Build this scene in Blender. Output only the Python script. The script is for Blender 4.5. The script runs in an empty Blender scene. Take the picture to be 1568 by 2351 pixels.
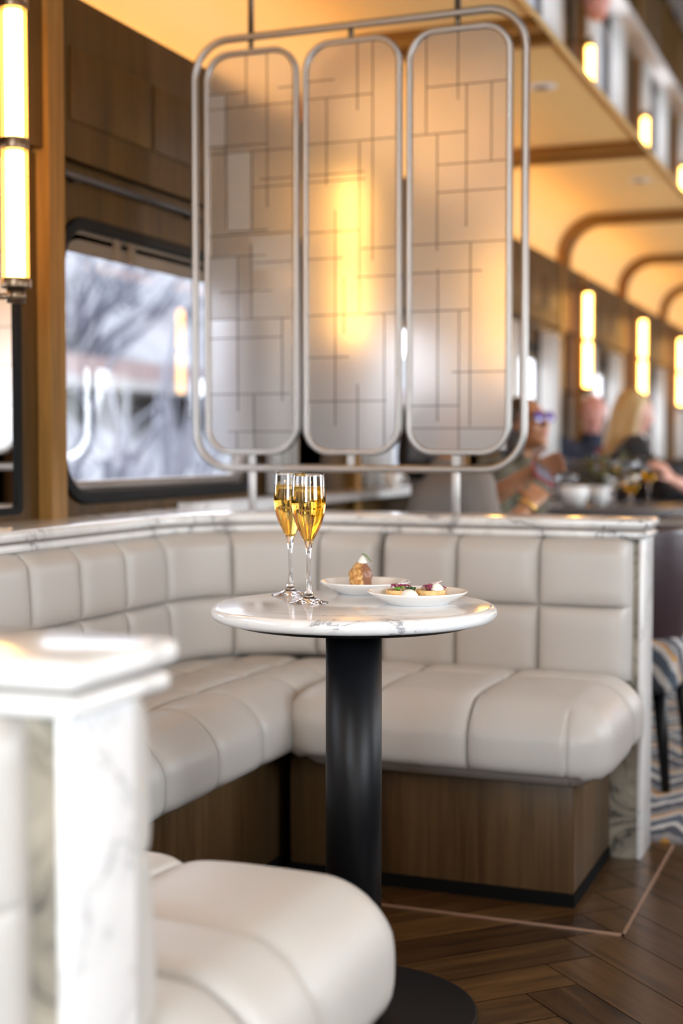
import bpy, bmesh, math, random
from mathutils import Vector, Matrix
random.seed(7)
PI = math.pi
scene = bpy.context.scene
COL = scene.collection

# ------------------------------------------------------------------ camera
cam_d = bpy.data.cameras.new('camera')
cam = bpy.data.objects.new('camera', cam_d); COL.objects.link(cam)
cam.location = (0, 0, 1.03)
cam.rotation_euler = (math.radians(90 - 2.686), 0, math.radians(21.44))
cam_d.sensor_fit = 'HORIZONTAL'; cam_d.sensor_width = 24.0
cam_d.lens = 24.0 * 3240 / 1568
cam_d.clip_start = 0.05; cam_d.clip_end = 300
cam_d.dof.use_dof = True; cam_d.dof.focus_distance = 2.42; cam_d.dof.aperture_fstop = 2.0
scene.camera = cam

# ------------------------------------------------------------------ view, world, lights
scene.view_settings.view_transform = 'Standard'; scene.view_settings.look = 'None'
scene.view_settings.gamma = 1.0; scene.view_settings.use_curve_mapping = False
scene.view_settings.exposure = 0.27
scene.cycles.max_bounces = 20; scene.cycles.transmission_bounces = 20
scene.cycles.transparent_max_bounces = 12; scene.cycles.glossy_bounces = 5; scene.cycles.diffuse_bounces = 4
scene.cycles.caustics_reflective = False; scene.cycles.caustics_refractive = False
scene.cycles.sample_clamp_indirect = 6.0
w = bpy.data.worlds.new('overcast_sky'); scene.world = w; w.use_nodes = True
bg = w.node_tree.nodes['Background']; bg.inputs[0].default_value = (0.86, 0.90, 1.0, 1); bg.inputs[1].default_value = 4.4

MIR = -1.1            # the carriage is symmetric about x = MIR/2
def mx(x, side): return x if side < 0 else MIR - x
BAY0, BAY = 2.70, 2.10
BAYS_L = list(range(-2, 8)); BAYS_R = list(range(-2, 8))
YB = -2.9   # back end of the carriage

def area(name, loc, rot, sx, sy, power, color, spread=PI):
    l = bpy.data.lights.new(name, 'AREA'); l.shape = 'RECTANGLE'; l.size = sx; l.size_y = sy
    l.energy = power; l.color = color; l.spread = spread
    o = bpy.data.objects.new(name, l); COL.objects.link(o); o.location = loc; o.rotation_euler = rot
    return o
DAY_POWER = 44
for k in BAYS_R:      # daylight entering by the sunny side's windows
    area('window_area_light', (1.06, BAY0 + BAY*k + 0.95, 1.34), (0, math.radians(90-16), 0), 0.80, 1.16, DAY_POWER*(0.75 if k < -1 else 0.45 if k < 0 else 0.28 if k < 1 else 0.9), (0.85, 0.94, 1.0), math.radians(140))
area('door_fill_light', (-0.40, YB - 0.02, 1.55), (math.radians(90), 0, 0), 1.5, 1.5, 84, (0.80, 0.92, 1.0), math.radians(150))   # fill light added behind an invented, unseen end door
for k in (-2,):   # fill light added outside the unseen left window behind the camera
    area('window_area_light', (-2.16, BAY0 + BAY*k + 0.95, 1.34), (0, math.radians(-90+16), 0), 0.80, 1.16, DAY_POWER*1.5, (0.85, 0.94, 1.0), math.radians(140))

# ------------------------------------------------------------------ materials
M = {}
def mat(name, color=(0.8, 0.8, 0.8), rough=0.5, metal=0.0, **kw):
    m = bpy.data.materials.new(name); m.use_nodes = True; M[name] = m
    b = m.node_tree.nodes['Principled BSDF']
    b.inputs['Base Color'].default_value = (*color, 1); b.inputs['Roughness'].default_value = rough
    b.inputs['Metallic'].default_value = metal
    for k, v in kw.items(): b.inputs[k.replace('_', ' ')].default_value = v
    return m
def nodes(m): return m.node_tree.nodes, m.node_tree.links, m.node_tree.nodes['Principled BSDF']
def ramp(N, stops):
    r = N.new('ShaderNodeValToRGB'); e = r.color_ramp.elements
    while len(e) < len(stops): e.new(0.5)
    for i, (p, c) in enumerate(stops): e[i].position = p; e[i].color = (*c, 1)
    return r
def coords(N, L, scale=(1, 1, 1), rot=(0, 0, 0), kind='Object'):
    t = N.new('ShaderNodeTexCoord'); mp = N.new('ShaderNodeMapping')
    mp.inputs['Scale'].default_value = scale; mp.inputs['Rotation'].default_value = rot
    L.new(t.outputs[kind], mp.inputs['Vector']); return mp
def noise(N, L, mp, scale, detail=4, rough=0.5, dist=0.0):
    n = N.new('ShaderNodeTexNoise'); n.inputs['Scale'].default_value = scale; n.inputs['Detail'].default_value = detail
    n.inputs['Roughness'].default_value = rough; n.inputs['Distortion'].default_value = dist
    L.new(mp.outputs[0], n.inputs['Vector']); return n
def bump(N, L, b, h, strength, dist=0.002):
    bp = N.new('ShaderNodeBump'); bp.inputs['Strength'].default_value = strength; bp.inputs['Distance'].default_value = dist
    L.new(h, bp.inputs['Height']); L.new(bp.outputs[0], b.inputs['Normal'])

def wood(name, dark, light, axis='z', rough=0.45, sc=1.0):
    m = mat(name, light, rough); N, L, b = nodes(m)
    s = {'z': (22, 22, 1.1), 'y': (22, 1.1, 22), 'x': (1.1, 22, 22)}[axis]
    mp = coords(N, L, tuple(v*sc for v in s)); n = noise(N, L, mp, 2.2, 8, 0.62, 0.6)
    mp2 = coords(N, L, tuple(v*sc*0.28 for v in s)); n2 = noise(N, L, mp2, 1.3, 3, 0.5, 1.2)
    mi = N.new('ShaderNodeMix'); mi.data_type = 'FLOAT'; mi.inputs[0].default_value = 0.45
    L.new(n.outputs[0], mi.inputs[2]); L.new(n2.outputs[0], mi.inputs[3])
    r = ramp(N, [(0.34, dark), (0.50, tuple((a+c)/2 for a, c in zip(dark, light))), (0.66, light)])
    L.new(mi.outputs[0], r.inputs[0]); L.new(r.outputs[0], b.inputs['Base Color'])
    b.inputs['Specular IOR Level'].default_value = 0.22
    bump(N, L, b, n.outputs[0], 0.12, 0.001); return m
def marble(name, base, vein, scale, width, soft, rough=0.16, seed=0.0, blotch=0.0):
    m = mat(name, base, rough); N, L, b = nodes(m)
    mp = coords(N, L, (1, 1, 1), (0.5, 0.3, 0.6 + seed)); mp.inputs['Location'].default_value = (seed*3.1, seed, 0)
    n1 = noise(N, L, mp, scale, 7, 0.60, 1.3)
    def veins(n, w0, w1):
        s = N.new('ShaderNodeMath'); s.operation = 'SUBTRACT'; s.inputs[1].default_value = 0.5; L.new(n.outputs[0], s.inputs[0])
        a = N.new('ShaderNodeMath'); a.operation = 'ABSOLUTE'; L.new(s.outputs[0], a.inputs[0])
        r = N.new('ShaderNodeMapRange'); r.inputs[1].default_value = w0; r.inputs[2].default_value = w1
        r.inputs[3].default_value = 1; r.inputs[4].default_value = 0; r.clamp = True
        L.new(a.outputs[0], r.inputs[0]); return r
    v1 = veins(n1, 0.0, width)
    n3 = noise(N, L, mp, scale*0.55, 3, 0.5, 0.4)        # where veins are allowed
    g = N.new('ShaderNodeMapRange'); g.inputs[1].default_value = 0.42 - blotch*0.1; g.inputs[2].default_value = 0.62 - blotch*0.1; g.clamp = True
    L.new(n3.outputs[0], g.inputs[0])
    mu = N.new('ShaderNodeMath'); mu.operation = 'MULTIPLY'; L.new(v1.outputs[0], mu.inputs[0]); L.new(g.outputs[0], mu.inputs[1])
    sf = N.new('ShaderNodeMath'); sf.operation = 'MULTIPLY'; sf.inputs[1].default_value = soft
    v2 = veins(n1, 0.0, width*5); m2 = N.new('ShaderNodeMath'); m2.operation = 'MULTIPLY'
    L.new(v2.outputs[0], m2.inputs[0]); L.new(g.outputs[0], m2.inputs[1]); L.new(m2.outputs[0], sf.inputs[0])
    mxx = N.new('ShaderNodeMath'); mxx.operation = 'MAXIMUM'; L.new(mu.outputs[0], mxx.inputs[0]); L.new(sf.outputs[0], mxx.inputs[1])
    c = N.new('ShaderNodeMix'); c.data_type = 'RGBA'; c.inputs[6].default_value = (*base, 1); c.inputs[7].default_value = (*vein, 1)
    L.new(mxx.outputs[0], c.inputs[0]); L.new(c.outputs[2], b.inputs['Base Color']); return m

def leather(name, col):
    m = mat(name, col, 0.42); N, L, b = nodes(m)
    mp = coords(N, L); n = noise(N, L, mp, 420, 3, 0.6); n2 = noise(N, L, mp, 7, 4, 0.5, 0.6)
    ad = N.new('ShaderNodeMath'); ad.operation = 'MULTIPLY_ADD'; ad.inputs[1].default_value = 0.06
    L.new(n.outputs[0], ad.inputs[0]); 
    s = N.new('ShaderNodeMath'); s.operation = 'MULTIPLY'; s.inputs[1].default_value = 1.2; L.new(n2.outputs[0], s.inputs[0]); L.new(s.outputs[0], ad.inputs[2])
    bump(N, L, b, ad.outputs[0], 0.35, 0.006); b.inputs['Specular IOR Level'].default_value = 0.45
    return m
leather('taupe_leather', (0.50, 0.474, 0.440))
leather('plum_leather', (0.035, 0.018, 0.022)); leather('dark_leather', (0.02, 0.018, 0.022))
wood('wall_wood', (0.040, 0.018, 0.002), (0.088, 0.042, 0.006), 'z', 0.55)
wood('rib_wood', (0.17, 0.075, 0.012), (0.28, 0.13, 0.022), 'x', 0.5)
wood('pilaster_wood', (0.15, 0.072, 0.016), (0.30, 0.155, 0.040), 'z', 0.5)
wood('base_wood', (0.050, 0.026, 0.010), (0.135, 0.078, 0.034), 'z', 0.42)
marble('table_marble', (0.83, 0.83, 0.83), (0.30, 0.30, 0.33), 3.4, 0.012, 0.22, 0.10, 0.35)
marble('ledge_marble', (0.74, 0.73, 0.71), (0.12, 0.12, 0.13), 4.6, 0.022, 0.30, 0.14, 0.9, 0.2)
marble('edge_marble', (0.76, 0.75, 0.74), (0.30, 0.30, 0.31), 2.6, 0.016, 0.25, 0.2, 1.7)
marble('veined_marble', (0.48, 0.42, 0.33), (0.03, 0.033, 0.03), 7.0, 0.055, 0.65, 0.2, 2.3, 1.0)
mat('black_metal', (0.004, 0.0045, 0.006), 0.42, 0.0, Specular_IOR_Level=0.25)
mat('kick_black', (0.005, 0.005, 0.005), 0.9, Specular_IOR_Level=0.1)
mat('satin_metal', (0.36, 0.345, 0.33), 0.46, 1.0)
mat('rod_metal', (0.13, 0.11, 0.08), 0.4, 0.8)
mat('bronze_metal', (0.16, 0.11, 0.07), 0.35, 0.9)
mat('rubber', (0.008, 0.008, 0.008), 0.7, Specular_IOR_Level=0.15); mat('rail_metal', (0.05, 0.045, 0.045), 0.5, 0.5)
mat('frame_alu', (0.17, 0.14, 0.12), 0.42, 0.6)
mat('blind', (0.20, 0.14, 0.09), 0.7)
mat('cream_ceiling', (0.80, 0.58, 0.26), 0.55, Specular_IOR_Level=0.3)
mat('mirror', (0.88, 0.88, 0.88), 0.02, 1.0)
mat('porcelain', (0.84, 0.83, 0.81), 0.12, Coat_Weight=0.3)
mat('white_trim', (0.7, 0.7, 0.68), 0.5)
mat('curtain', (0.88, 0.87, 0.85), 0.8)
mat('grey_slab', (0.10, 0.09, 0.09), 0.25)
mat('lead', (0.06, 0.05, 0.045), 0.45, 0.5)
mat('brass_trim', (0.42, 0.26, 0.18), 0.4, 0.4)
# curtain lets light through
m = M['curtain']; N, L, b = nodes(m); tr = N.new('ShaderNodeBsdfTranslucent'); tr.inputs[0].default_value = (0.93, 0.93, 0.92, 1)
mi = N.new('ShaderNodeMixShader'); mi.inputs[0].default_value = 0.75; L.new(b.outputs[0], mi.inputs[1]); L.new(tr.outputs[0], mi.inputs[2])
L.new(mi.outputs[0], N['Material Output'].inputs[0])

def emis(name, col, s):
    m = bpy.data.materials.new(name); m.use_nodes = True; M[name] = m; N = m.node_tree.nodes; N.clear()
    e = N.new('ShaderNodeEmission'); e.inputs[0].default_value = (*col, 1); e.inputs[1].default_value = s
    o = N.new('ShaderNodeOutputMaterial'); m.node_tree.links.new(e.outputs[0], o.inputs[0]); return m
emis('led_warm', (1.0, 0.46, 0.045), 11.5)
emis('tube_glow', (1.0, 0.52, 0.12), 20.0)
emis('downlight_glow', (1.0, 0.70, 0.38), 2.0)
emis('spot_glow', (1.0, 0.9, 0.7), 4.0)

def window_glass(name, refl):
    m = bpy.data.materials.new(name); m.use_nodes = True; M[name] = m; N = m.node_tree.nodes; L = m.node_tree.links; N.clear()
    t = N.new('ShaderNodeBsdfTransparent'); g = N.new('ShaderNodeBsdfGlossy'); g.inputs['Roughness'].default_value = 0.0
    lw = N.new('ShaderNodeLayerWeight'); lw.inputs[0].default_value = 0.5
    pw = N.new('ShaderNodeMath'); pw.operation = 'POWER'; pw.inputs[1].default_value = 3.0; L.new(lw.outputs['Facing'], pw.inputs[0])
    f = N.new('ShaderNodeMath'); f.operation = 'MULTIPLY_ADD'; f.inputs[1].default_value = refl; f.inputs[2].default_value = 0.02; L.new(pw.outputs[0], f.inputs[0])
    mi = N.new('ShaderNodeMixShader'); L.new(f.outputs[0], mi.inputs[0]); L.new(t.outputs[0], mi.inputs[1]); L.new(g.outputs[0], mi.inputs[2])
    o = N.new('ShaderNodeOutputMaterial'); L.new(mi.outputs[0], o.inputs[0]); return m
window_glass('window_glass', 0.40)

def real_glass(name, col=(1, 1, 1), rough=0.0, ior=1.5):
    m = bpy.data.materials.new(name); m.use_nodes = True; M[name] = m; N = m.node_tree.nodes; L = m.node_tree.links; N.clear()
    g = N.new('ShaderNodeBsdfGlass'); g.inputs['Color'].default_value = (*col, 1); g.inputs['Roughness'].default_value = rough; g.inputs['IOR'].default_value = ior
    o = N.new('ShaderNodeOutputMaterial'); L.new(g.outputs[0], o.inputs[0]); return m
real_glass('crystal', (0.99, 0.985, 0.99)); real_glass('champagne_liquid', (0.97, 0.80, 0.36), 0.0, 1.34)
real_glass('white_wine', (1.0, 0.80, 0.25), 0.0, 1.34)

def frosted(name, trans, rough, ior, white=0.75):
    """obscured glass: rough refraction, a little milky scatter and a faint surface reflection"""
    m = bpy.data.materials.new(name); m.use_nodes = True; M[name] = m; N = m.node_tree.nodes; L = m.node_tree.links; N.clear()
    r = N.new('ShaderNodeBsdfGlass'); r.distribution = 'MULTI_GGX'; r.inputs['Roughness'].default_value = rough; r.inputs['IOR'].default_value = ior
    r.inputs['Color'].default_value = (1, 1, 1, 1)
    t = N.new('ShaderNodeBsdfTranslucent'); t.inputs[0].default_value = (white, white, white, 1)
    d = N.new('ShaderNodeBsdfDiffuse'); d.inputs[0].default_value = (white, white, white, 1)
    a = N.new('ShaderNodeMixShader'); a.inputs[0].default_value = 0.5; L.new(t.outputs[0], a.inputs[1]); L.new(d.outputs[0], a.inputs[2])
    b2 = N.new('ShaderNodeMixShader'); b2.inputs[0].default_value = trans; L.new(a.outputs[0], b2.inputs[1]); L.new(r.outputs[0], b2.inputs[2])
    g = N.new('ShaderNodeBsdfGlossy'); g.inputs['Roughness'].default_value = 0.3
    c = N.new('ShaderNodeMixShader'); c.inputs[0].default_value = 0.06; L.new(b2.outputs[0], c.inputs[1]); L.new(g.outputs[0], c.inputs[2])
    o = N.new('ShaderNodeOutputMaterial'); L.new(c.outputs[0], o.inputs[0]); return m
frosted('frosted_glass', 0.88, 0.29, 1.35, 0.92)
frosted('milky_cell', 0.66, 0.35, 1.25, 0.95)

# ------------------------------------------------------------------ object helpers
def empty(name, loc=(0, 0, 0), rz=0, label=None, cat=None, group=None):
    o = bpy.data.objects.new(name, None); COL.objects.link(o); o.location = loc; o.rotation_euler = (0, 0, rz)
    o.empty_display_size = 0.05
    return tag(o, label, cat, group)
def tag(o, label=None, cat=None, group=None, kind=None):
    if label: o['label'] = label
    if cat: o['category'] = cat
    if group: o['group'] = group
    if kind: o['kind'] = kind
    return o
def obj(name, bm, m, parent=None, smooth=False, loc=(0, 0, 0)):
    me = bpy.data.meshes.new(name); bm.normal_update(); bm.to_mesh(me); bm.free()
    if smooth:
        for p in me.polygons: p.use_smooth = True
    o = bpy.data.objects.new(name, me); COL.objects.link(o)
    if m: me.materials.append(M[m] if isinstance(m, str) else m)
    o.location = loc
    if parent: o.parent = parent
    return o
def struct(name, bm, m, parent=None, smooth=False):
    o = obj(name, bm, m, parent, smooth)
    if not parent: o['kind'] = 'structure'
    return o
def bx(bm, x0, x1, y0, y1, z0, z1):
    x0, x1 = min(x0, x1), max(x0, x1); y0, y1 = min(y0, y1), max(y0, y1)
    v = [bm.verts.new(p) for p in ((x0,y0,z0),(x1,y0,z0),(x1,y1,z0),(x0,y1,z0),(x0,y0,z1),(x1,y0,z1),(x1,y1,z1),(x0,y1,z1))]
    for f in ((0,3,2,1),(4,5,6,7),(0,1,5,4),(1,2,6,5),(2,3,7,6),(3,0,4,7)): bm.faces.new([v[i] for i in f])
    return v
def box(*a):
    bm = bmesh.new(); bx(bm, *a); return bm
def bevel(o, w=0.004, seg=3):
    md = o.modifiers.new('bevel', 'BEVEL'); md.width = w; md.segments = seg; md.limit_method = 'ANGLE'; md.angle_limit = math.radians(40)
    for p in o.data.polygons: p.use_smooth = True
    return o
def lathe(bm, prof, seg=48, c=(0, 0, 0), close=False):
    rings = []
    for r, z in prof:
        if r < 1e-6: rings.append([bm.verts.new((c[0], c[1], c[2]+z))])
        else: rings.append([bm.verts.new((c[0]+r*math.cos(2*PI*i/seg), c[1]+r*math.sin(2*PI*i/seg), c[2]+z)) for i in range(seg)])
    pairs = list(zip(rings, rings[1:])) + ([(rings[-1], rings[0])] if close else [])
    for a, b in pairs:
        for i in range(seg):
            j = (i+1) % seg
            if len(a) == 1 and len(b) == 1: continue
            if len(a) == 1: bm.faces.new((a[0], b[j], b[i]))
            elif len(b) == 1: bm.faces.new((a[i], a[j], b[0]))
            else: bm.faces.new((a[i], a[j], b[j], b[i]))
    return bm
def tube(bm, pts, r, seg=10, closed=False, radii=None):
    pts = [Vector(p) for p in pts]; n = len(pts); rings = []; up = None
    for i, p in enumerate(pts):
        if closed: t = (pts[(i+1) % n] - pts[i-1]).normalized()
        else: t = (pts[min(i+1, n-1)] - pts[max(i-1, 0)]).normalized()
        if up is None:
            up = t.orthogonal().normalized()
        up = (up - t*up.dot(t)).normalized(); s = t.cross(up)
        rr = radii[i] if radii else r
        rings.append([bm.verts.new(p + (up*math.cos(2*PI*k/seg) + s*math.sin(2*PI*k/seg))*rr) for k in range(seg)])
    m_ = n if closed else n-1
    for i in range(m_):
        a, b = rings[i], rings[(i+1) % n]
        off = 0
        if closed and i == n-1:   # match twist
            off = min(range(seg), key=lambda q: (a[0].co - b[q].co).length)
        for k in range(seg): bm.faces.new((a[k], a[(k+1) % seg], b[(k+1+off) % seg], b[(k+off) % seg]))
    if not closed:
        bm.faces.new(rings[0][::-1]); bm.faces.new(rings[-1])
    return bm
def cyl(bm, x, y, z0, z1, r, seg=24): return tube(bm, [(x, y, z0), (x, y, z1)], r, seg)
def rrect(a0, a1, b0, b1, r, n=8):
    out = []
    for cx, cy, s in ((a1-r, b1-r, 0), (a0+r, b1-r, 90), (a0+r, b0+r, 180), (a1-r, b0+r, 270)):
        for i in range(n+1):
            t = math.radians(s + 90*i/n); out.append((cx + r*math.cos(t), cy + r*math.sin(t)))
    return out
def ring_prism(bm, outer, inner, f, d0, d1):
    """closed ring between two matching loops; f(a,b,d) -> xyz"""
    n = len(outer)
    vs = [[bm.verts.new(f(a, b, d)) for a, b in lp] for lp, d in ((outer, d0), (outer, d1), (inner, d1), (inner, d0))]
    for q in range(4):
        A, B = vs[q], vs[(q+1) % 4]
        for i in range(n):
            j = (i+1) % n; bm.faces.new((A[i], A[j], B[j], B[i]))
    return bm
def sphere(bm, c, r, sx=1, sy=1, sz=1, u=16, v=10, rot=None):
    mtx = Matrix.Translation(c) @ (rot.to_4x4() if rot else Matrix.Identity(4)) @ Matrix.Diagonal((r*sx, r*sy, r*sz, 1))
    bmesh.ops.create_uvsphere(bm, u_segments=u, v_segments=v, radius=1, matrix=mtx); return bm
def prism(bm, poly, z0, z1):
    a = [bm.verts.new((x, y, z0)) for x, y in poly]; b = [bm.verts.new((x, y, z1)) for x, y in poly]
    bm.faces.new(a[::-1]); bm.faces.new(b); n = len(a)
    for i in range(n): bm.faces.new((a[i], a[(i+1) % n], b[(i+1) % n], b[i]))
    return bm
def fixn(bm): bmesh.ops.recalc_face_normals(bm, faces=bm.faces); return bm

# ------------------------------------------------------------------ floor: herringbone planks, one mesh
def herringbone():
    bm = bmesh.new(); uvl = bm.loops.layers.uv.new('uv'); cl = bm.loops.layers.float_color.new('tone')
    W, LN = 0.115, 0.69; g = 0.0012; rot = Matrix.Rotation(math.radians(45+0), 2)
    cx, cy = -0.55 + 0.488, 1.5; n = int(LN/W)
    def plank(x0, y0, lx, ly):
        pts = [(x0+g, y0+g), (x0+lx-g, y0+g), (x0+lx-g, y0+ly-g), (x0+g, y0+ly-g)]
        w_ = [rot @ Vector(p) for p in pts]; c = sum(w_, Vector((0, 0)))/4
        if not (-1.6 < c.x < 1.6 and -4.6 < c.y < 2.25): return
        vs = [bm.verts.new((cx+p.x, cy+p.y, 0.0)) for p in w_]
        f = bm.faces.new(vs); t = random.random(); ox, oy = random.random()*20, random.random()*20
        for lp, p in zip(f.loops, pts):
            a, b = (p[0]-x0, p[1]-y0) if lx > ly else (p[1]-y0, p[0]-x0)
            lp[uvl].uv = (a+ox, b+oy); lp[cl] = (t, t, t, 1)
    R_ = 80
    for i in range(-R_, R_):          # (a, b) lattice of the right-angle herringbone
        for j in range(-16, 16):
            x = i*W + j*LN; y = i*W - j*LN
            plank(x, y, LN, W)
            plank(x - W, y, W, LN)
    return bm
def floor_mat():
    m = mat('floor_wood', (0.1, 0.05, 0.02), 0.28); N, L, b = nodes(m)
    mp = coords(N, L, (2.0, 34, 1), kind='UV'); n = noise(N, L, mp, 1.6, 8, 0.62, 0.8)
    at = N.new('ShaderNodeAttribute'); at.attribute_name = 'tone'
    ad = N.new('ShaderNodeMath'); ad.operation = 'MULTIPLY_ADD'; ad.inputs[1].default_value = 0.30; L.new(at.outputs['Fac'], ad.inputs[0])
    sb = N.new('ShaderNodeMath'); sb.operation = 'SUBTRACT'; sb.inputs[1].default_value = 0.15; L.new(n.outputs[0], sb.inputs[0]); L.new(sb.outputs[0], ad.inputs[2])
    r = ramp(N, [(0.25, (0.015, 0.006, 0.0022)), (0.5, (0.055, 0.026, 0.008)), (0.8, (0.135, 0.068, 0.022))])
    L.new(ad.outputs[0], r.inputs[0]); L.new(r.outputs[0], b.inputs['Base Color']); bump(N, L, b, n.outputs[0], 0.1, 0.0006)
floor_mat()
fl = struct('floor', herringbone(), 'floor_wood')
struct('floor_underlay', box(-2.1, 1.05, YB-0.2, 20.2, -0.12, -0.002), 'kick_black', fl)

def carpet_mat():
    m = mat('ikat_carpet', (0.3, 0.3, 0.3), 0.95); N, L, b = nodes(m)
    mp = coords(N, L, (1, 1, 1)); sep = N.new('ShaderNodeSeparateXYZ')
    nz = noise(N, L, mp, 14, 3, 0.6); 
    L.new(mp.outputs[0], sep.inputs[0])
    def math_(op, a, b_=None, v=None):
        q = N.new('ShaderNodeMath'); q.operation = op
        L.new(a, q.inputs[0]) if hasattr(a, 'links') else None
        if b_ is not None: L.new(b_, q.inputs[1])
        elif v is not None: q.inputs[1].default_value = v
        return q.outputs[0]
    zig = math_('PINGPONG', sep.outputs[0], None, 0.09)
    zz = math_('MULTIPLY', zig, None, 1.5)
    yy = math_('ADD', sep.outputs[1], zz)
    zs = math_('MULTIPLY', sep.outputs[2], None, 1.3); yy = math_('ADD', yy, zs)
    jit = math_('MULTIPLY', nz.outputs[0], None, 0.08); yy = math_('ADD', yy, jit)
    md = math_('MODULO', math_('ADD', yy, None, 10.0), None, 0.30); fr = math_('DIVIDE', md, None, 0.30)
    r = ramp(N, [(0.0, (0.045, 0.053, 0.072)), (0.22, (0.50, 0.49, 0.47)), (0.36, (0.07, 0.09, 0.12)), (0.60, (0.48, 0.46, 0.44)), (0.72, (0.50, 0.25, 0.05)), (0.80, (0.22, 0.21, 0.21))])
    r.color_ramp.interpolation = 'CONSTANT'; L.new(fr, r.inputs[0]); L.new(r.outputs[0], b.inputs['Base Color']); return m
carpet_mat()
tag(obj('carpet', box(-1.93, 0.82, 3.68, 19.99, 0.0, 0.012), 'ikat_carpet'), 'grey, blue and ochre zigzag carpet beyond the marble partition', 'carpet')
# thin inlaid strips in the parquet round the booth
t1 = struct('trim_1', box(-1.9, -0.515, 2.937, 2.943, 0.0, 0.0035), 'brass_trim')
struct('inlay_strip', box(-0.521, -0.515, 2.937, 3.66, 0.0, 0.0035), 'brass_trim', t1)

# ------------------------------------------------------------------ shell of the carriage
def wall_module(side, k):
    """one bay: window wall, pilaster, upper panel"""
    y0 = BAY0 + BAY*k; X = lambda x: mx(x, side)
    ya, yb = y0 + 0.35, y0 + 1.80
    wy0, wy1, wz0, wz1, wr = y0 + 0.36 + 0.0, y0 + 1.545, 0.885, 1.612, 0.13
    bm = bmesh.new()
    inner = rrect(wy0, wy1, wz0, wz1, wr)
    outer = []
    n = 8; A0, A1, B0, B1 = ya - 0.02, yb + 0.32, 0.0, 1.745
    corners = [(A1, B1), (A0, B1), (A0, B0), (A1, B0)]
    for c in range(4):
        for i in range(n+1):
            a, b = inner[c*(n+1)+i]
            first = i < n/2; mid = (i == n//2)
            ca, cb = corners[c]
            if mid: outer.append((ca, cb))
            else:
                horiz = (c % 2 == 0)          # even corners start on the a side
                on_a = first if horiz else not first
                outer.append((ca, b) if on_a else (a, cb))
    ring_prism(bm, outer, inner, lambda a, b, d: (X(d), a, b), -2.06, -1.972)
    # solid piece behind the lamp
    bx(bm, X(-2.06), X(-1.972), y0 - 0.31, y0 + 0.33, 0.0, 1.745)
    fixn(bm)
    return bm
def box_group(name, boxes, m, parent=None):
    bm = bmesh.new()
    for b in boxes: bx(bm, *b)
    return struct(name, bm, m, parent)

for side, nm, bays in ((-1, 'wall_left', BAYS_L), (1, 'wall_right', BAYS_R)):
    X = lambda x: mx(x, side)
    wbm = bmesh.new()
    for k in bays:
        t = wall_module(side, k); me = bpy.data.meshes.new('tmp'); t.to_mesh(me); t.free(); wbm.from_mesh(me); bpy.data.meshes.remove(me)
    Y0, Y1 = BAY0 + BAY*bays[0] - 0.32, BAY0 + BAY*bays[-1] + 2.1
    wall = struct(nm, wbm, 'wall_wood')
    up = box_group('upper_panel', [(X(-1.985), X(-1.95), Y0, Y1, 1.755, 2.163), (X(-2.06), X(-1.985), Y0, Y1, 1.745, 2.10)], 'wall_wood', wall)
    rp = []
    for k in bays:
        y0 = BAY0 + BAY*k
        for a, b_ in ((0.395, 0.80), (0.825, 1.235), (1.26, 1.67)):
            rp.append((X(-1.95), X(-1.944), y0+a, y0+b_, 1.852, 2.035))
    bevel(box_group('raised_panel', rp, 'wall_wood', wall), 0.002, 2)
    box_group('pilaster', [(X(-1.985), X(-1.935), BAY0+BAY*k+0.275, BAY0+BAY*k+0.345, 0.0, 2.163) for k in bays] +
              [(X(-1.985), X(-1.94), BAY0+BAY*k-0.33, BAY0+BAY*k-0.27, 0.0, 2.163) for k in bays], 'pilaster_wood', wall)
    struct('outer_shell', box(X(-2.10), X(-2.06), Y0, Y1, 1.65, 2.60), 'white_trim', wall)
    for i, k in enumerate(bays):
        y0 = BAY0 + BAY*k
        bm = bmesh.new()
        o_, i_ = rrect(y0+0.352, y0+1.553, 0.877, 1.620, 0.138), rrect(y0+0.385, y0+1.52, 0.910, 1.587, 0.105)
        ring_prism(bm, o_, i_, lambda a, b, d: (X(d), a, b), -1.975, -1.958); fixn(bm)
        wn = obj('window_%d' % (i + 1 + (0 if side < 0 else len(bays))), bm, 'rubber', smooth=False); wn['kind'] = 'structure'
        bevel(wn, 0.006, 2)
        bm = bmesh.new(); i2 = rrect(y0+0.415, y0+1.49, 0.938, 1.556, 0.08)
        i_o = rrect(y0+0.383, y0+1.522, 0.908, 1.589, 0.107)
        ring_prism(bm, i_o, i2, lambda a, b, d: (X(d), a, b), -2.03, -1.985); fixn(bm)
        bevel(obj('window_frame', bm, 'frame_alu', wn), 0.01, 3)
        bm = box(X(-2.014), X(-2.010), y0+0.40, y0+1.50, 0.92, 1.58); obj('window_pane', bm, 'window_glass', wn)
        bm = bmesh.new(); bx(bm, X(-1.998), X(-1.985), y0+0.40, y0+1.50, 1.532, 1.60)
        for a in (0.66, 0.74): bx(bm, X(-1.985), X(-1.975), y0+a, y0+a+0.025, 1.53, 1.60)
        obj('roller_blind', bm, 'blind', wn)
        bm = bmesh.new(); tube(bm, [(X(-1.945), y0+0.36, 1.712), (X(-1.945), y0+1.76, 1.712)], 0.010, 10)
        for a in (0.42, 1.05, 1.70): bx(bm, X(-1.972), X(-1.945), y0+a, y0+a+0.02, 1.70, 1.722)
        obj('curtain_rail', bm, 'rail_metal', wn, True)

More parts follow.
